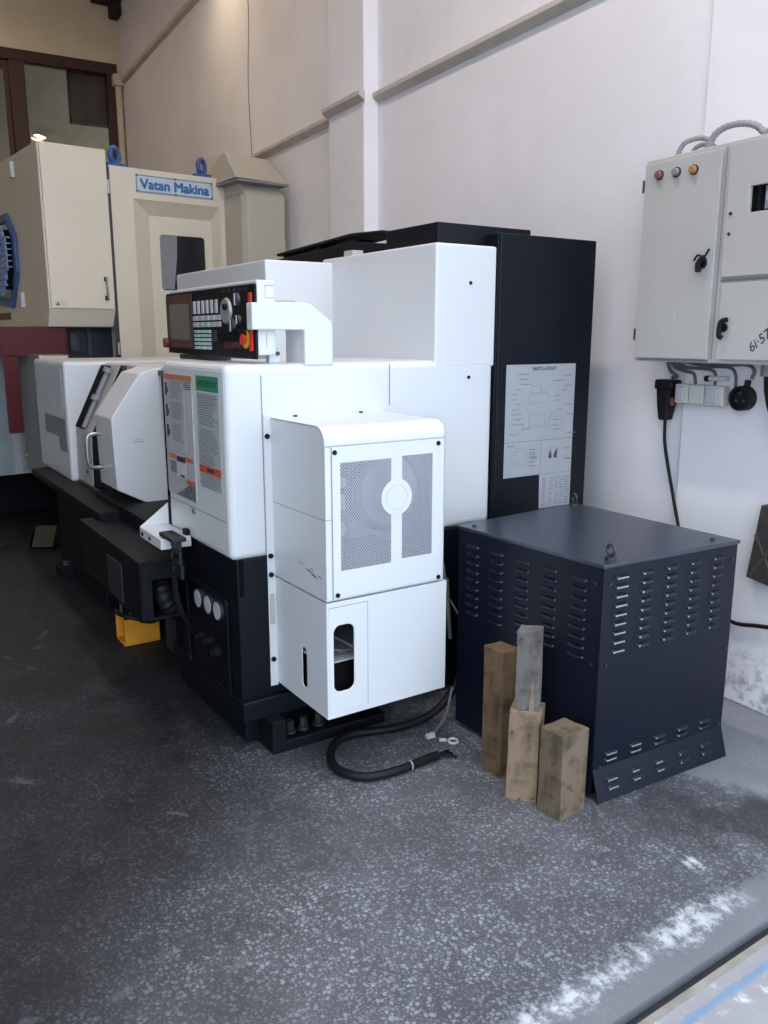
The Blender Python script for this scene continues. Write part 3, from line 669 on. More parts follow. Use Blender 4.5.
b = MB(); b.box(.02, .36, .19, .60, .265, .445); b.m = 1; b.box(.02, .365, .185, .62, .445, .45); b.build('shelf', [DARK, GREY], lc)  # dark block under the grey plate stands in for shade inside the cover
b = MB(); b.tube([(.15, .2, .52), (.28, .22, .49), (.34, .28, .475), (.30, .40, .47)], .005, 8); b.tube([(.12, .25, .54), (.26, .25, .53), (.36, .31, .49)], .005, 8); b.build('inner_cable', CABLEG, lc, smooth=True)
b = MB(); b.box(.01, .02, .19, .64, .28, .68); b.build('back_plate', DARK, lc)
# wires between the covers and the transformer
for k, (pts, r) in enumerate((([(.02, .98, .62), (.10, .93, .52), (.12, .88, .40), (.06, .90, .28)], .006), ([(.02, 1.0, .55), (.14, .92, .43), (.18, .90, .34)], .009), ([(.02, 1.02, .45), (.15, 1.0, .37), (.26, .95, .36)], .005))):
    MB().tube(pts, r, 8).build('wire', WIRES, la, smooth=True)
b = MB(); b.tube([(.05, .80, .40), (.12, .74, .28), (.10, .62, .16), (.0, .55, .06)], .035, 14, 8, rib=.012); b.build('corrugated_hose', RUBBER, la, smooth=True)
b = MB(); b.tube([(.05, .45, .30), (.1, .43, .2), (.06, .40, .12), (-.02, .42, .1)], .012, 8); b.build('wire', CABLEG, la, smooth=True)

# ================================================================== TRANSFORMER
tf = thing('transformer', 'dark navy louvred transformer box on the floor behind the wooden blocks', 'transformer', (-2.3, 2.27, 0))
O = Vector((-2.3, 2.27))
Fc, Lc, Rc, Bc = [Vector(p)-O for p in ((-1.917, 1.941), (-2.641, 1.865), (-1.921, 2.622), (-2.742, 2.575))]
HT = .86
def louvred(A, B, cols, rows_, out, width, hgt, prot):
    d = (B-A).normalized(); n = Vector((d.y, -d.x))*out
    return d, n
def panel(name, A, B, out, rows, louv, flare=0., lift=.03):
    d = (B-A).normalized(); L = (B-A).length; n = Vector((d.y, -d.x))*out
    def P(s, z, o): q = A+d*s+n*o; return (q.x, q.y, z)
    b = MB(); zs = [lift, .115, HT-.012] if flare else [lift, HT-.012]
    os_ = [flare, 0, 0] if flare else [0, 0]
    prof = list(zip(zs, os_))
    for (za, oa), (zb, ob) in zip(prof, prof[1:]):
        if flare: ea, eb = -.006*(oa > 0), 0
        else: ea = eb = 0
        b.hexa([P(.002, za, oa), P(L-.002, za, oa), P(L-.002, za, oa-.006), P(.002, za, oa-.006), P(.002, zb, ob), P(L-.002, zb, ob), P(L-.002, zb, ob-.006), P(.002, zb, ob-.006)])
    b.m = 1
    def loc(z): return flare*(.115-z)/(.115-lift) if flare and z < .115 else 0
    for s, z, wd_, h in louv:            # pressed louvre: rounded ends, sloping hood, open lip below
        o = loc(z); N = 6; top = []; lip = []
        cs = [(-1, 0), (-.82, .8), (-.6, 1), (.6, 1), (.82, .8), (1, 0)]
        for u, k in cs:
            top.append(b.b.verts.new(P(s+u*wd_/2, z+h*.5*k+.001, o+.0005)))
            lip.append(b.b.verts.new(P(s+u*wd_/2, z-h*.5*k-.001, o+.0005+.011*k)))
        mid = [b.b.verts.new(P(s+u*wd_/2*.97, z+h*.12*k, o+.0005+.0085*k)) for u, k in cs]
        for i in range(N-1):
            b._f([top[i], top[i+1], mid[i+1], mid[i]]); b._f([mid[i], mid[i+1], lip[i+1], lip[i]])
        lo = [b.b.verts.new(P(s+u*wd_/2, z-h*.5*k-.0015, o+.0007)) for u, k in cs]
        b.m = 2
        for i in range(N-1): b._f([lip[i], lip[i+1], lo[i+1], lo[i]])
        b.m = 1
    b.m = 3
    for k, (s, z, wd_, h) in enumerate(louv):        # pale strips painted as the glint of the metal lips, shrinking across columns
        if not flare: break
        o = loc(z); fr_ = (1., .16, .12, .09, .07)[min(4, int((s-.02)/.122))] if z < .9 else .1
        if z < .2 and s < .25 and z > .1: fr_ = .9
        if z < .2 and z <= .1 and s < .35: fr_ = .85 if s < .12 else .6
        x0, x1 = s-wd_*.44, s-wd_*.44+wd_*.84*fr_
        b.hexa([P(x0, z-h*.42, o+.0105), P(x1, z-h*.42, o+.0105), P(x1, z-h*.42, o+.0085), P(x0, z-h*.42, o+.0085), P(x0, z+h*.02, o+.0108), P(x1, z+h*.02, o+.0108), P(x1, z+h*.02, o+.0085), P(x0, z+h*.02, o+.0085)])
    return b.build(name, [TFP, TFL, DARK, mat('lip_glint', '#a9abb0', .4, .3)], tf, smooth=False)
TFP = mat('transformer_navy', '#0b1120', .42, var=.08, scale=3, spec=.3); TFL = mat('transformer_louvre', '#0d1422', .34, var=.05, spec=.4)
lv = []
for c in range(5):
    s = .085+c*.122
    for r in range(9): lv.append((s, .808-r*.0328, .060, .013))
    for z in (.165, .142): lv.append((s, z, .062, .010))
    for z in (.072, .044): lv.append((s, z, .060, .013))
panel('front_panel', Fc, Rc, 1, 9, lv, flare=.034, lift=.002)
lv = []
for c in range(5):
    for r in range(9): lv.append((.10+c*.135, .79-r*.0345, .075, .010))
panel('side_panel', Lc, Fc, 1, 9, [(.728-s, z, a, h) for s, z, a, h in lv], lift=.02)
panel('rear_panel', Rc, Bc, 1, 9, [], lift=.02); panel('rear_panel', Bc, Lc, 1, 9, [], lift=.02)
b = MB(); g = .006
b.prism_z([(Fc.x+g, Fc.y-g), (Rc.x+g, Rc.y+g), (Bc.x-g, Bc.y+g), (Lc.x-g, Lc.y-g)], HT-.014, HT); b.build('top_plate', mat('transformer_top_sheen', '#2b3140', .30, var=.1, scale=2, spec=.8), tf, bevel=.003)  # top plate colour lightened to hold the reflection it catches
b = MB(); b.prism_z([(Fc.x-.03, Fc.y+.03), (Rc.x-.03, Rc.y-.03), (Bc.x+.03, Bc.y-.03), (Lc.x+.03, Lc.y+.03)], 0, .05); b.prism_z([(Fc.x-.06, Fc.y+.06), (Rc.x-.06, Rc.y-.06), (Bc.x+.06, Bc.y-.06), (Lc.x+.06, Lc.y+.06)], .05, .8); b.build('core', DARK, tf)
for x, y, a in ((-1.955, 2.008, 30), (-2.705, 2.535, 200)):
    q = (x-O.x, y-O.y); e = MB(); e.cyl((*q, HT), (*q, HT+.012), .02); e.torus((q[0], q[1], HT+.034), (math.cos(math.radians(a+55)), math.sin(math.radians(a+55)), 0), .018, .0055, seg=20); e.build('lifting_eye', DSTEEL, tf, smooth=True)
for p, q, t, z in ((Fc, Rc, .05, .79), (Fc, Rc, .05, .50), (Fc, Rc, .96, .79), (Fc, Rc, .97, .44), (Fc, Rc, .05, .12), (Lc, Fc, .96, .79), (Lc, Fc, .96, .50), (Fc, Rc, .97, .13)):
    d = (q-p).normalized(); n = Vector((d.y, -d.x)); c = p+(q-p)*t; MB().cyl((c.x, c.y, z), (c.x+n.x*.004, c.y+n.y*.004, z), .006, seg=8).build('screw', DSTEEL, tf)
for c in (Rc+(Fc-Rc)*.12+Vector((-.05, 0)), Lc+Vector((.05, .04))): MB().cyl((c.x, c.y, HT), (c.x, c.y, HT+.006), .009, seg=8).build('screw', DSTEEL, tf)

# ================================================================== TIMBER BLOCKS
def block(label, P, ang, wx, wy, h, m, z=0, lean=0):
    o = MB()
    j = lambda: random.uniform(-.003, .003)
    o.hexa([(j(), j(), 0), (wx+j(), j(), 0), (wx+j(), wy+j(), 0), (j(), wy+j(), 0), (j()+lean, j(), h+j()), (wx+j()+lean, j(), h+2*j()), (wx+j()+lean, wy+j(), h+j()), (j()+lean, wy+j(), h+2*j())])
    bmesh.ops.subdivide_edges(o.b, edges=o.b.edges, cuts=3, use_grid_fill=True)
    for v in o.b.verts: v.co += Vector((random.uniform(-1, 1), random.uniform(-1, 1), random.uniform(-1, 1) if v.co.z > .02 else 0))*.0012
    ob = o.build('wooden_block', m, None, bevel=.003)
    ob.location = (*P, z); ob.rotation_euler = (0, 0, math.radians(ang)); tag(ob, label, 'wood block', 'timber blocks by the transformer'); return ob
block('tallest brown timber block standing at the left end of the row, darkened towards its top', (-2.292, 1.742), 8, .10, .085, .492, WOODA)
block('pale brown upright timber block in the middle, carrying the grey offcut', (-2.077, 1.693), 40, .106, .098, .338, WOODB)
OFF = block('slim grey weathered timber offcut standing on top of another block', (-2.066, 1.706), 42, .080, .072, .288, WOODG, z=.3405)
b = MB(); b.hexa([(.050, -.006, .0), (.068, -.006, .0), (.068, .001, .0), (.050, .001, .0), (.056, -.003, .10), (.062, -.003, .115), (.062, .001, .115), (.056, .001, .10)]); b.build('splinter', WOODB, OFF)['label'] = 'pale freshly split splinter'
block('short thick grey brown timber block nearest the transformer corner', (-1.974, 1.744), 6, .105, .128, .307, WOODC)

# ================================================================== WALL DISTRIBUTION PANEL
FY = 2.86
ep = thing('electrical_panel', 'large grey distribution cabinet with three doors hung on the white wall', 'electrical panel', (-2.285, WY, 1.488))
def ex(x): return x+2.3
def ez(z): return z-1.5
def ey(y): return y-WY
b = MB(); b.box(ex(-2.725), ex(-1.75), ey(FY), -.017, ez(1.503), ez(2.345)); b.build('enclosure', PANELG, ep, bevel=.005)
def pdoor(x0, x1, z0, z1, hole=None):
    b = MB(); b.plate(rect(ex(x0), ex(x1), ez(z0), ez(z1)), [hole] if hole else [], fy(ey(FY)-.001), .018); return b.build('door', PANELG, ep, bevel=.003)
d1 = pdoor(-2.712, -2.325, 1.518, 2.325); d2 = pdoor(-2.288, -1.77, 1.838, 2.33, rect(ex(-2.185), ex(-2.02), ez(2.07), ez(2.165))); d3 = pdoor(-2.280, -1.77, 1.520, 1.815)
b = MB(); b.box(ex(-2.7), ex(-2.33), ey(FY)-.0015, ey(FY), ez(1.507), ez(1.515)); b.box(ex(-2.30), ex(-1.77), ey(FY)-.0015, ey(FY), ez(1.822), ez(1.832)); b.box(ex(-2.318), ex(-2.312), ey(FY)-.001, ey(FY), ez(1.52), ez(2.33)); b.build('seam', MIDG, ep)
yd = ey(FY)-.019
for x, m, z in ((-2.629, LENSR, 2.272), (-2.539, MIDG, 2.270), (-2.452, LENSO, 2.265)):
    l = MB().cyl((ex(x), yd, ez(z)), (ex(x), yd-.008, ez(z)), .020).build('lamp_ring', DSTEEL, d1, smooth=True)
    MB().cyl((ex(x), yd-.008, ez(z)), (ex(x), yd-.022, ez(z)), .0165, .013).build('indicator_lens', m, l, smooth=True)
b = MB(); c = (ex(-2.377), yd, ez(1.90)); b.cyl(c, (c[0], yd-.012, c[2]), .022); b.tube([(c[0]+.022, yd-.02, c[2]+.02), (c[0], yd-.024, c[2]), (c[0]-.004, yd-.02, c[2]-.035)], .012, 8)
b.tube([(c[0]-.035, yd-.012, c[2]+.012), (c[0]-.01, yd-.02, c[2]+.03), (c[0]+.02, yd-.02, c[2]+.022), (c[0]+.04, yd-.016, c[2]+.05)], .0045, 6); b.build('door_handle', RUBBER, d1, smooth=True)
b = MB(); c = (ex(-2.25), yd, ez(1.645)); b.cyl(c, (c[0], yd-.012, c[2]), .018); b.tube([(c[0]+.025, yd-.016, c[2]+.03), (c[0], yd-.022, c[2]+.02), (c[0]-.006, yd-.02, c[2]-.03), (c[0]+.006, yd-.016, c[2]-.04)], .010, 8); b.build('door_handle', RUBBER, d3, smooth=True)
for z in (2.075, 2.0): MB().cyl((ex(-2.262), yd+.001, ez(z)), (ex(-2.262), yd-.005, ez(z)), .006).build('screw', DSTEEL, d2)
for z in (2.24, 1.62): MB().cyl((ex(-2.722), yd+.01, ez(z)-.025), (ex(-2.722), yd+.01, ez(z)+.025), .008).build('hinge', DSTEEL, ep)
b = MB(); b.box(ex(-2.185), ex(-2.02), yd+.0165, yd+.0175, ez(2.07), ez(2.165)); b.build('meter_recess', DARK, d2)
b = MB(); b.box(ex(-2.155), ex(-2.145), yd+.01, yd+.0165, ez(2.07), ez(2.165)); b.m = 1; b.box(ex(-2.125), ex(-2.03), yd+.012, yd+.0165, ez(2.078), ez(2.16)); b.m = 2; b.cyl((ex(-2.095), yd+.012, ez(2.12)), (ex(-2.095), yd+.006, ez(2.12)), .024); b.m = 3; b.cyl((ex(-2.095), yd+.006, ez(2.12)), (ex(-2.095), yd+.002, ez(2.12)), .012)
b.build('breaker_switch', [BLACKP, MIDG, mat('pale_blue_plastic', '#9fb0c9', .4), mat('navy_knob', '#1d2a55', .4)], d2)
# pen marks on the lower door
TH = math.radians(38); tm = Matrix(((math.cos(TH), -math.sin(TH), 0, ex(-2.118)), (0, 0, -1, yd-.0003), (math.sin(TH), math.cos(TH), 0, ez(1.548)), (0, 0, 0, 1)))
text('handwriting', '6i·57', .052, INK, d3, tm, .0003, .0005, .2)
b = MB(); b.box(ex(-2.505), ex(-2.501), yd-.0004, yd, ez(1.665), ez(1.71)); b.build('paint_scratch', PAPER, d1)
# conduits looping over the cabinet top into the wall
for pts, r in (([(-2.62, 2.92, 2.345), (-2.59, 2.93, 2.40), (-2.53, 2.96, 2.412), (-2.48, 2.96, 2.385), (-2.47, 2.96, 2.345)], .011), ([(-2.60, 2.98, 2.345), (-2.57, 2.98, 2.385), (-2.52, 3.0, 2.39), (-2.46, 3.02, 2.345)], .010),
               ([(-2.47, 2.92, 2.345), (-2.43, 2.93, 2.41), (-2.36, 2.95, 2.43), (-2.28, 2.97, 2.41), (-2.22, 2.98, 2.345)], .014), ([(-2.22, 2.93, 2.345), (-2.17, 2.93, 2.385), (-2.10, 2.96, 2.37), (-2.02, 2.98, 2.345)], .010)):
    MB().tube([(ex(x), ey(y), ez(z)) for x, y, z in pts], r, 10, 8, rib=.006).build('conduit', CONDUIT, ep, smooth=True)
# thin cables and gland under the cabinet
for pts, r in (([(-2.70, 3.03, 1.503), (-2.69, 3.045, 1.455), (-2.655, 3.05, 1.432), (-2.68, 3.05, 1.425)], .0075), ([(-2.68, 3.03, 1.503), (-2.66, 3.045, 1.47), (-2.60, 3.05, 1.455), (-2.56, 3.05, 1.445), (-2.545, 3.05, 1.39)], .0075),
               ([(-2.66, 3.03, 1.503), (-2.62, 3.045, 1.475), (-2.5, 3.05, 1.47), (-2.45, 3.05, 1.455), (-2.445, 3.05, 1.40)], .0075), ([(-2.62, 3.03, 1.503), (-2.5, 3.045, 1.482), (-2.38, 3.05, 1.48), (-2.345, 3.05, 1.45), (-2.34, 3.05, 1.39)], .007),
               ([(-2.55, 3.03, 1.503), (-2.4, 3.045, 1.492), (-2.30, 3.05, 1.495), (-2.258, 3.05, 1.475), (-2.265, 3.05, 1.437)], .008)):
    MB().tube([(ex(x), ey(y)+.012, ez(z)) for x, y, z in pts], r, 8).build('thin_cable', CABLEG, ep, smooth=True)
g = MB().cyl((ex(-2.135), ey(2.99), ez(1.503)), (ex(-2.135), ey(2.99), ez(1.455)), .035, seg=8).build('cable_gland', MIDG, ep)
MB().tube([(ex(-2.135), ey(2.99), ez(1.46)), (ex(-2.13), ey(3.0), ez(1.38)), (ex(-2.10), ey(3.01), ez(1.29)), (ex(-2.03), ey(3.02), ez(1.21)), (ex(-1.93), ey(3.03), ez(1.16))], .021, 12).build('supply_cable', RUBBER, g, smooth=True)

# sockets, plug, round socket, pen-like rod
for i, (x0, x1, lb) in enumerate(((-2.605, -2.53, 'grey wall socket box at the left of the three, next to the black plug'), (-2.53, -2.445, 'plain grey wall socket box between the other two'), (-2.445, -2.348, 'light grey wall socket box with closed lid, nearest the round black socket'))):
    t = thing('wall_socket', lb, 'socket', ((x0+x1)/2, 3.062, 1.305), 0, 'sockets below the distribution cabinet'); hw = (x1-x0)/2-.002
    MB().box(-hw, hw, -.05, 0, 0, .085).build('housing', SOCKET, t, bevel=.006)
    if i != 1: MB().box(-hw+.012-(.012 if i else 0)*0, hw-.022, -.058, -.05, .012, .074).build('lid', mat('socket_lid', '#b4b7bb', .4), t, bevel=.004)
t = thing('plug_connector', 'black cable connector hanging below the left corner of the distribution cabinet', 'plug', (-2.665, 3.072, 1.2))
b = MB(); b.box(-.052, .048, -.07, .0, .16, .205); b.prism_y([(-.045, .165), (.040, .165), (.032, .10), (.014, .02), (-.022, .02), (-.036, .09)], -.065, -.005); b.build('body', RUBBER, t, bevel=.008)
MB().cyl((.038, -.045, .09), (.038, -.045, .125), .012).build('latch', mat('dark_red_plastic', '#6d2b35', .5), t)
b = MB(); b.tube([(-.004, -.035, .025), (.002, -.034, -.08), (.03, -.03, -.20), (.08, -.03, -.36), (.125, -.035, -.50), (.15, -.05, -.68)], .0075, 8); b.build('cord', RUBBER, t, smooth=True)
t = thing('round_socket', 'round black rubber socket hanging on the wall under the cabinet', 'socket', (-2.268, 3.062, 1.345))
b = MB(); b.plate(circ(0, 0, .052), [circ(0, 0, .040)], fy(-.0), .05); b.cyl((0, 0, 0), (0, -.03, 0), .045); b.build('housing', RUBBER, t, bevel=.003)
b = MB()
for a in (90, 210, 330): b.cyl((.022*math.cos(math.radians(a)), -.03, .022*math.sin(math.radians(a))), (.022*math.cos(math.radians(a)), -.042, .022*math.sin(math.radians(a))), .006, seg=10)
b.build('contact', DSTEEL, t); MB().cyl((.012, -.02, .045), (.016, -.02, .075), .013).build('neck', RUBBER, t)
t = thing('rod', 'slim white rod with black tip lying above the wall sockets', 'rod', (-2.44, 3.05, 1.418))
MB().cyl((-.01, 0, 0), (.085, 0, .004), .011).build('body', PAPER, t, smooth=True); MB().cyl((-.032, 0, -.001), (-.01, 0, 0), .013).build('tip', BLACKP, t, smooth=True)
# dark board leaning on the wall at the right edge
b = MB(); b.prism_y([(-2.155, .60), (-2.0, .58), (-1.965, .90), (-2.115, .918)], 3.012, 3.062); b.m = 1
for (xa, za), (xb, zb) in (((-2.14, .61), (-2.02, .80)), ((-2.13, .79), (-2.02, .60))):
    d = Vector((xb-xa, zb-za)).normalized(); n = Vector((-d.y, d.x))*.006; b.prism_y([(xa-n.x, za-n.y), (xb-n.x, zb-n.y), (xb+n.x, zb+n.y), (xa+n.x, za+n.y)], 3.008, 3.013)
tag(b.build('mounting_board', [mat('dark_brown_board', '#3b3634', .7, var=.25, scale=30), mat('board_cross', '#4b4643', .7)], None, bevel=.003), 'dark brown board with crossed battens fixed low on the wall at the right edge', 'board')
b = MB(); b.tube([(-2.40, 3.0, .40), (-2.30, 3.04, .385), (-2.2, 3.04, .372), (-2.1, 3.04, .392), (-1.95, 3.04, .42)], .009, 8)
tag(b.build('cable', RUBBER, None, smooth=True), 'thin black cable running along the wall out of the right side of the transformer', 'cable')

# ================================================================== FLOOR CABLES
CB = [(-2.74, 2.03, .42), (-2.70, 1.94, .20), (-2.685, 1.80, .06), (-2.695, 1.62, .022), (-2.735, 1.43, .022), (-2.70, 1.33, .022), (-2.61, 1.265, .022), (-2.51, 1.25, .022), (-2.42, 1.31, .022), (-2.40, 1.43, .022), (-2.412, 1.54, .022), (-2.422, 1.63, .022)]
t = thing('power_cable', 'thick black cable looped on the floor in front of the lathe end cover', 'cable', (-2.55, 1.4, 0))
q = [(x+2.55, y-1.4, z) for x, y, z in CB]
MB().tube(q, .0165, 12, 8).build('sheath', RUBBER, t, smooth=True)
MB().torus((-2.407+2.55, 1.50-1.4, .022), (.06, 1, 0), .0175, .0025, seg=16, rs=6).build('cable_tie', LABEL, t)
for k in range(3): MB().tube([(q[-1][0], q[-1][1], .022), (q[-1][0]-.01+.012*k, q[-1][1]+.04, .02), (q[-1][0]-.03+.03*k, q[-1][1]+.07, .008)], .006, 6).build('bare_end', BLACKP, t, smooth=True)
t = thing('cable_lug', 'pale ring terminal lying on the floor left of the transformer', 'terminal', (-2.51, 1.764, .004))
MB().torus((0, 0, .002), (.1, 0, 1), .018, .0055, seg=20, rs=8).build('ring', PAPER, t, smooth=True); MB().cyl((-.02, -.02, .003), (-.032, -.045, .003), .007).build('barrel', PAPER, t)
b = MB(); b.tube([(-2.66, 1.86, .16), (-2.62, 1.80, .06), (-2.60, 1.74, .02), (-2.585, 1.72, .012)], .0055, 8); b.m = 1; b.box(-2.594, -2.576, 1.685, 1.722, .003, .02)
tag(b.build('wire', [CABLEG, PAPER], None, smooth=False), 'thin grey wire with white tag hanging to the floor by the end cover', 'wire')

# ================================================================== THINGS UNDER THE LATHE
def lw(x, y):
    a = math.radians(3.3); return (-2.865+x*math.cos(a)-y*math.sin(a), .99+x*math.sin(a)+y*math.cos(a))
t = thing('hydraulic_jack', 'orange yellow hydraulic jack on the floor under the front trough of the lathe', 'jack', (*lw(-1.37, .04), 0), math.radians(3.3))
b = MB(); b.box(-.16, 0, -.09, .10, 0, .012); b.hexa([(-.02, -.085, .012), (0, -.085, .012), (0, .10, .012), (-.02, .10, .012), (-.02, -.085, .14), (0, -.085, .14), (0, .10, .17), (-.02, .10, .17)]); b.box(-.16, -.13, -.09, -.05, .012, .14); b.build('body', ORANGEP, t, bevel=.004)
MB().cyl((-.08, .01, .012), (-.08, .01, .20), .045).cyl((-.08, .01, .20), (-.08, .01, .23), .03).build('cylinder', mat('dull_orange', '#a5713a', .5), t, smooth=True)
MB().tube([(-.17, -.08, .155), (-.05, -.09, .165), (.012, -.03, .15), (.02, .05, .12), (.03, .11, .14)], .012, 8).build('hose', RUBBER, t, smooth=True)
MB().cyl((-.14, -.06, .14), (-.14, -.06, .20), .008).build('valve', STEEL, t)
t = thing('foot_pedal', 'small yellowish foot pedal on the dark floor at the far end of the lathe', 'pedal', (-6.62, .80, 0), math.radians(65))
MB().box(-.10, .10, -.08, .08, 0, .02).prism_x([(-.08, .02), (.08, .02), (.08, .14), (-.02, .12)], -.10, -.085).build('base', BLACKP, t, bevel=.004)
MB().hexa([(-.07, -.07, .03), (.085, -.07, .03), (.085, .07, .03), (-.07, .07, .03), (-.07, -.07, .045), (.085, -.07, .045), (.085, .07, .17), (-.07, .07, .17)]).build('treadle', mat('olive_yellow', '#3d3b2c', .6), t, bevel=.004)
ft = MB().box(-3.0, -2.80, -.05, .10, 0, .08).build('foot', BLACKP, la, bevel=.006); MB().cyl((-2.9, .0, .08), (-2.9, .0, .105), .02, seg=6).build('levelling_bolt', STEEL, ft)

# ================================================================== MACHINING CENTRE (background left)
vm = thing('machining_centre', 'cream coloured machining centre with a blue lettered name plate, behind the lathe', 'machining centre', (-6.923, 1.023, 0), math.radians(8))
b = MB(); b.prism_y([(0, 1.80), (0, 3.01), (-1.7, 3.01), (-1.7, 1.67), (-.07, 1.67)], 0, .515); hd = b.build('head_enclosure', CREAM, vm, bevel=.006)
b = MB(); b.box(0, .02, .012, .505, 1.81, 3.0); sd = b.build('swing_door', CREAM, hd, bevel=.004)
b = MB(); b.tube([(.02, .442, 2.04), (.05, .442, 2.035), (.05, .442, 1.90), (.02, .442, 1.895)], .008, 8, 3); b.build('handle', STEEL, sd, smooth=True)
for z in (2.04, 1.895): MB().box(.02, .034, .43, .456, z-.016, z+.016).build('handle_mount', BLACKP, sd)
b = MB(); b.box(.0203, .021, .035, .13, 1.825, 1.865); b.m = 1; b.prism([(.045, 1.832), (.075, 1.832), (.06, 1.858)], lambda y, z: (.021, y, z), lambda y, z: (.0214, y, z)); b.build('warning_sticker', [PAPER, INK], sd)
for x, z in ((-.66, 2.90), (-.68, 1.89)): MB().box(x-.03, x+.03, -.03, 0, z-.06, z+.06).build('hinge', PAPER, hd, bevel=.004)
MB().box(-1.5, -1.12, -.003, 0, 1.74, 1.80).build('maker_plate', mat('dull_maroon', '#6d3b3c', .5), hd)
# blue guard with wire grid on the side
gd = [(-.72, 2.12), (-.72, 2.42), (-.92, 2.60), (-1.5, 2.60), (-1.5, 1.88), (-.95, 1.83)]
b = MB(); b.plate(gd, [[(-.80, 2.14), (-.80, 2.40), (-.95, 2.53), (-1.44, 2.53), (-1.44, 1.94), (-.98, 1.90)]], fy(0), .03); gu = b.build('fan_guard', BLUE, hd, bevel=.01)
b = MB()
for i in range(13): x = -1.42+i*.05; b.box(x, x+.012, -.075, -.065, 1.94 if x < -.98 else 1.94+(x+.98)*1.2, 2.50 if x < -.93 else 2.50-(x+.93)*.9)
for i in range(12): z = 1.97+i*.047; b.box(-1.44, -.82 if 2.12 < z < 2.42 else -.92, -.076, -.066, z, z+.01); b.box((-.83 if 2.12 < z < 2.42 else -.93), (-.82 if 2.12 < z < 2.42 else -.92), -.076, -.03, z, z+.01)
b.build('wire_grid', mat('pale_blue_wire', '#7f95bd', .4), gu); MB().box(-1.44, -.86, -.05, -.002, 1.98, 2.46).build('guard_back', DARK, gu)
# front panel: recessed field with window
b = MB(); xo, xi = -.05, -.15
O_ = [(.55, .9), (1.60, .9), (1.60, 2.912), (.55, 2.912)]; H_ = [(.735, .95), (1.50, .95), (1.50, 2.68), (.735, 2.68)]
b.plate(O_, [H_], fx(xo-.02), .02)
I_ = [(.90, .95), (1.462, .95), (1.462, 2.575), (.90, 2.575)]; W_ = rrect(.985, 1.395, 1.98, 2.432, .03)
b.plate(I_, [W_], fx(xi-.01), .01)
for i in range(4):
    j = (i+1) % 4; b._f([b.b.verts.new((xo-.002, *H_[i])), b.b.verts.new((xo-.002, *H_[j])), b.b.verts.new((xi, *I_[j])), b.b.verts.new((xi, *I_[i]))])
b.box(-1.6, xo-.02, 1.58, 1.60, .9, 2.912); b.box(-1.6, xo-.02, .55, .57, .9, 2.912); b.box(-1.6, xo-.02, .57, 1.58, 2.89, 2.912)
fpn = b.build('front_panel', CREAM, vm)
b = MB(); b.plate(W_, [], fx(xi-.014), .004); b.build('window_pane', WINDOWG, fpn)
b = MB(); b.prism([(.985, 1.99), (1.10, 1.99), (1.135, 2.25), (1.145, 2.43), (.985, 2.43)], lambda y, z: (xi-.01, y, z), lambda y, z: (xi-.008, y, z)); b.build('window_curtain', MIDG, fpn)
MB().box(-.0495, -.044, .516, .552, .9, 2.9).build('gap_seal', DSTEEL, vm)
for z in (1.5, 2.75): MB().cyl((-.04, .535, z-.05), (-.04, .535, z+.05), .012).build('hinge', STEEL, vm)
b = MB(); b.plate(rect(.764, 1.437, 2.735, 2.868), [], fx(xo), .006); sg = b.build('name_plate', mat('plate_pale_blue', '#c3ccd6', .4), vm, bevel=.001)
b = MB(); b.plate(rect(.764, 1.437, 2.735, 2.868), [rect(.774, 1.427, 2.745, 2.858)], fx(xo+.006), .002); b.m = 1
for y in (.772, 1.10, 1.429):
    for z in (2.742, 2.861): b.cyl((xo+.006, y, z), (xo+.010, y, z), .008, seg=10)
b.build('plate_border', [mat('border_steel_blue', '#7e93ad', .4), DSTEEL], sg)
text('lettering', 'Vatan Makina', .105, BLUEL, sg, mat_px(xo+.0075, .80, 2.765), .001, .0045, width=.60)
for y in (.62, 1.365):
    e = MB(); e.box(-.13, -.05, y-.07, y+.07, 2.912, 2.935); e.torus((-.09, y, 2.995), (.8, .6, 0), .058, .02, seg=24, rs=10); e.box(-.11, -.07, y-.03, y+.03, 2.93, 2.95); e.build('lifting_eye', BLUE, vm, smooth=True)
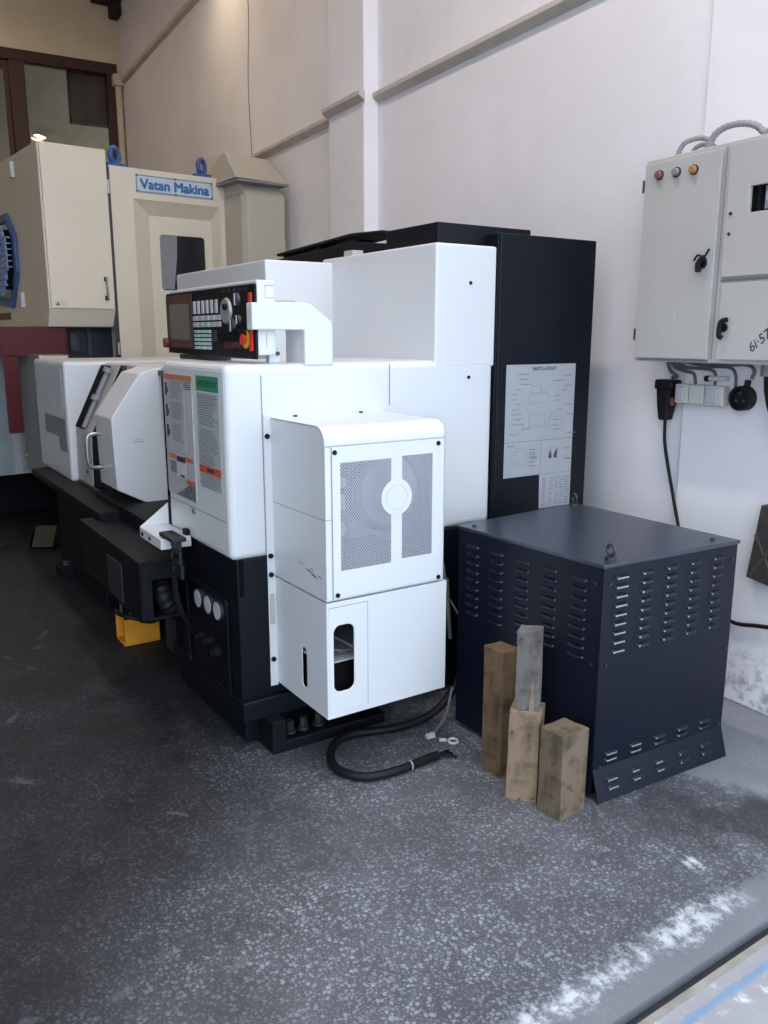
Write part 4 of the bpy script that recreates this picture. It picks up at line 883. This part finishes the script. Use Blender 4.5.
# lower body
MB().box(-.62, -.10, -.35, .14, 1.44, 1.67).box(-.12, -.10, -.345, -.235, .86, 1.46).build('red_guard', RED, vm, bevel=.004)
MB().box(-1.3, -.6, -.9, .14, .46, 1.67).build('splash_panel', mat('pale_panel', '#a3acb0', .5), vm, bevel=.004)
MB().box(-1.2, -.22, .14, .56, .6, 1.70).build('chip_chamber', mat('blue_black_paint', '#1a2130', .4), vm)
b = MB(); b.box(-.22, -.19, .20, .26, 1.48, 1.62); b.box(-.22, -.20, .34, .37, 1.44, 1.66); b.build('chamber_fitting', DSTEEL, vm)
b = MB(); b.box(-2.3, -1.28, -.9, 1.6, 0, .58); b.box(-1.6, -.3, .2, 1.58, .3, .95); b.box(-1.0, -.6, .4, 1.5, 0, .3); b.build('base', BLACKP, vm, bevel=.008)
cc = MB().box(-.42, .148, -.155, .07, .53, 1.46).build('control_cabinet', mat('control_cabinet_grey', '#8b8a80', .45), vm, bevel=.004)
b = MB(); b.box(.148, .155, -.14, .06, .545, 1.45); b.m = 1; b.box(.155, .157, -.118, -.110, .56, 1.44); b.m = 0; b.box(.155, .165, -.152, -.125, .53, 1.455); b.build('cabinet_door', [CREAM, DSTEEL], cc)
for z in (1.34, .64): MB().cyl((-.40, -.155, z), (-.40, -.175, z), .018).build('latch', STEEL, cc, smooth=True)
# side casing with a hipped lid, near the wall
b = MB(); b.prism_z([(.25, 1.545), (.30, 1.578), (.30, 1.93), (.22, 2.0), (-.5, 2.0), (-.5, 1.545)], .9, 2.76)
b.hexa([(-.5, 1.545, 2.76), (.28, 1.56, 2.76), (.27, 1.975, 2.76), (-.5, 2.0, 2.76), (-.5, 1.545, 2.86), (.20, 1.545, 2.86), (.20, 1.93, 2.86), (-.5, 1.93, 2.86)])
cs = b.build('side_casing', CREAM2, vm, bevel=.012)
b = MB(); b.hexa([(-.60, 1.48, 2.86), (.33, 1.463, 2.87), (.33, 1.955, 2.862), (-.60, 1.97, 2.85), (-.50, 1.56, 3.13), (.05, 1.51, 3.11), (.05, 1.935, 3.10), (-.50, 1.93, 3.11)]); b.m = 1; b.box(-.60, .335, 1.47, 1.965, 2.845, 2.862)
b.build('casing_lid', [CREAM2, MIDG], cs, bevel=.004)
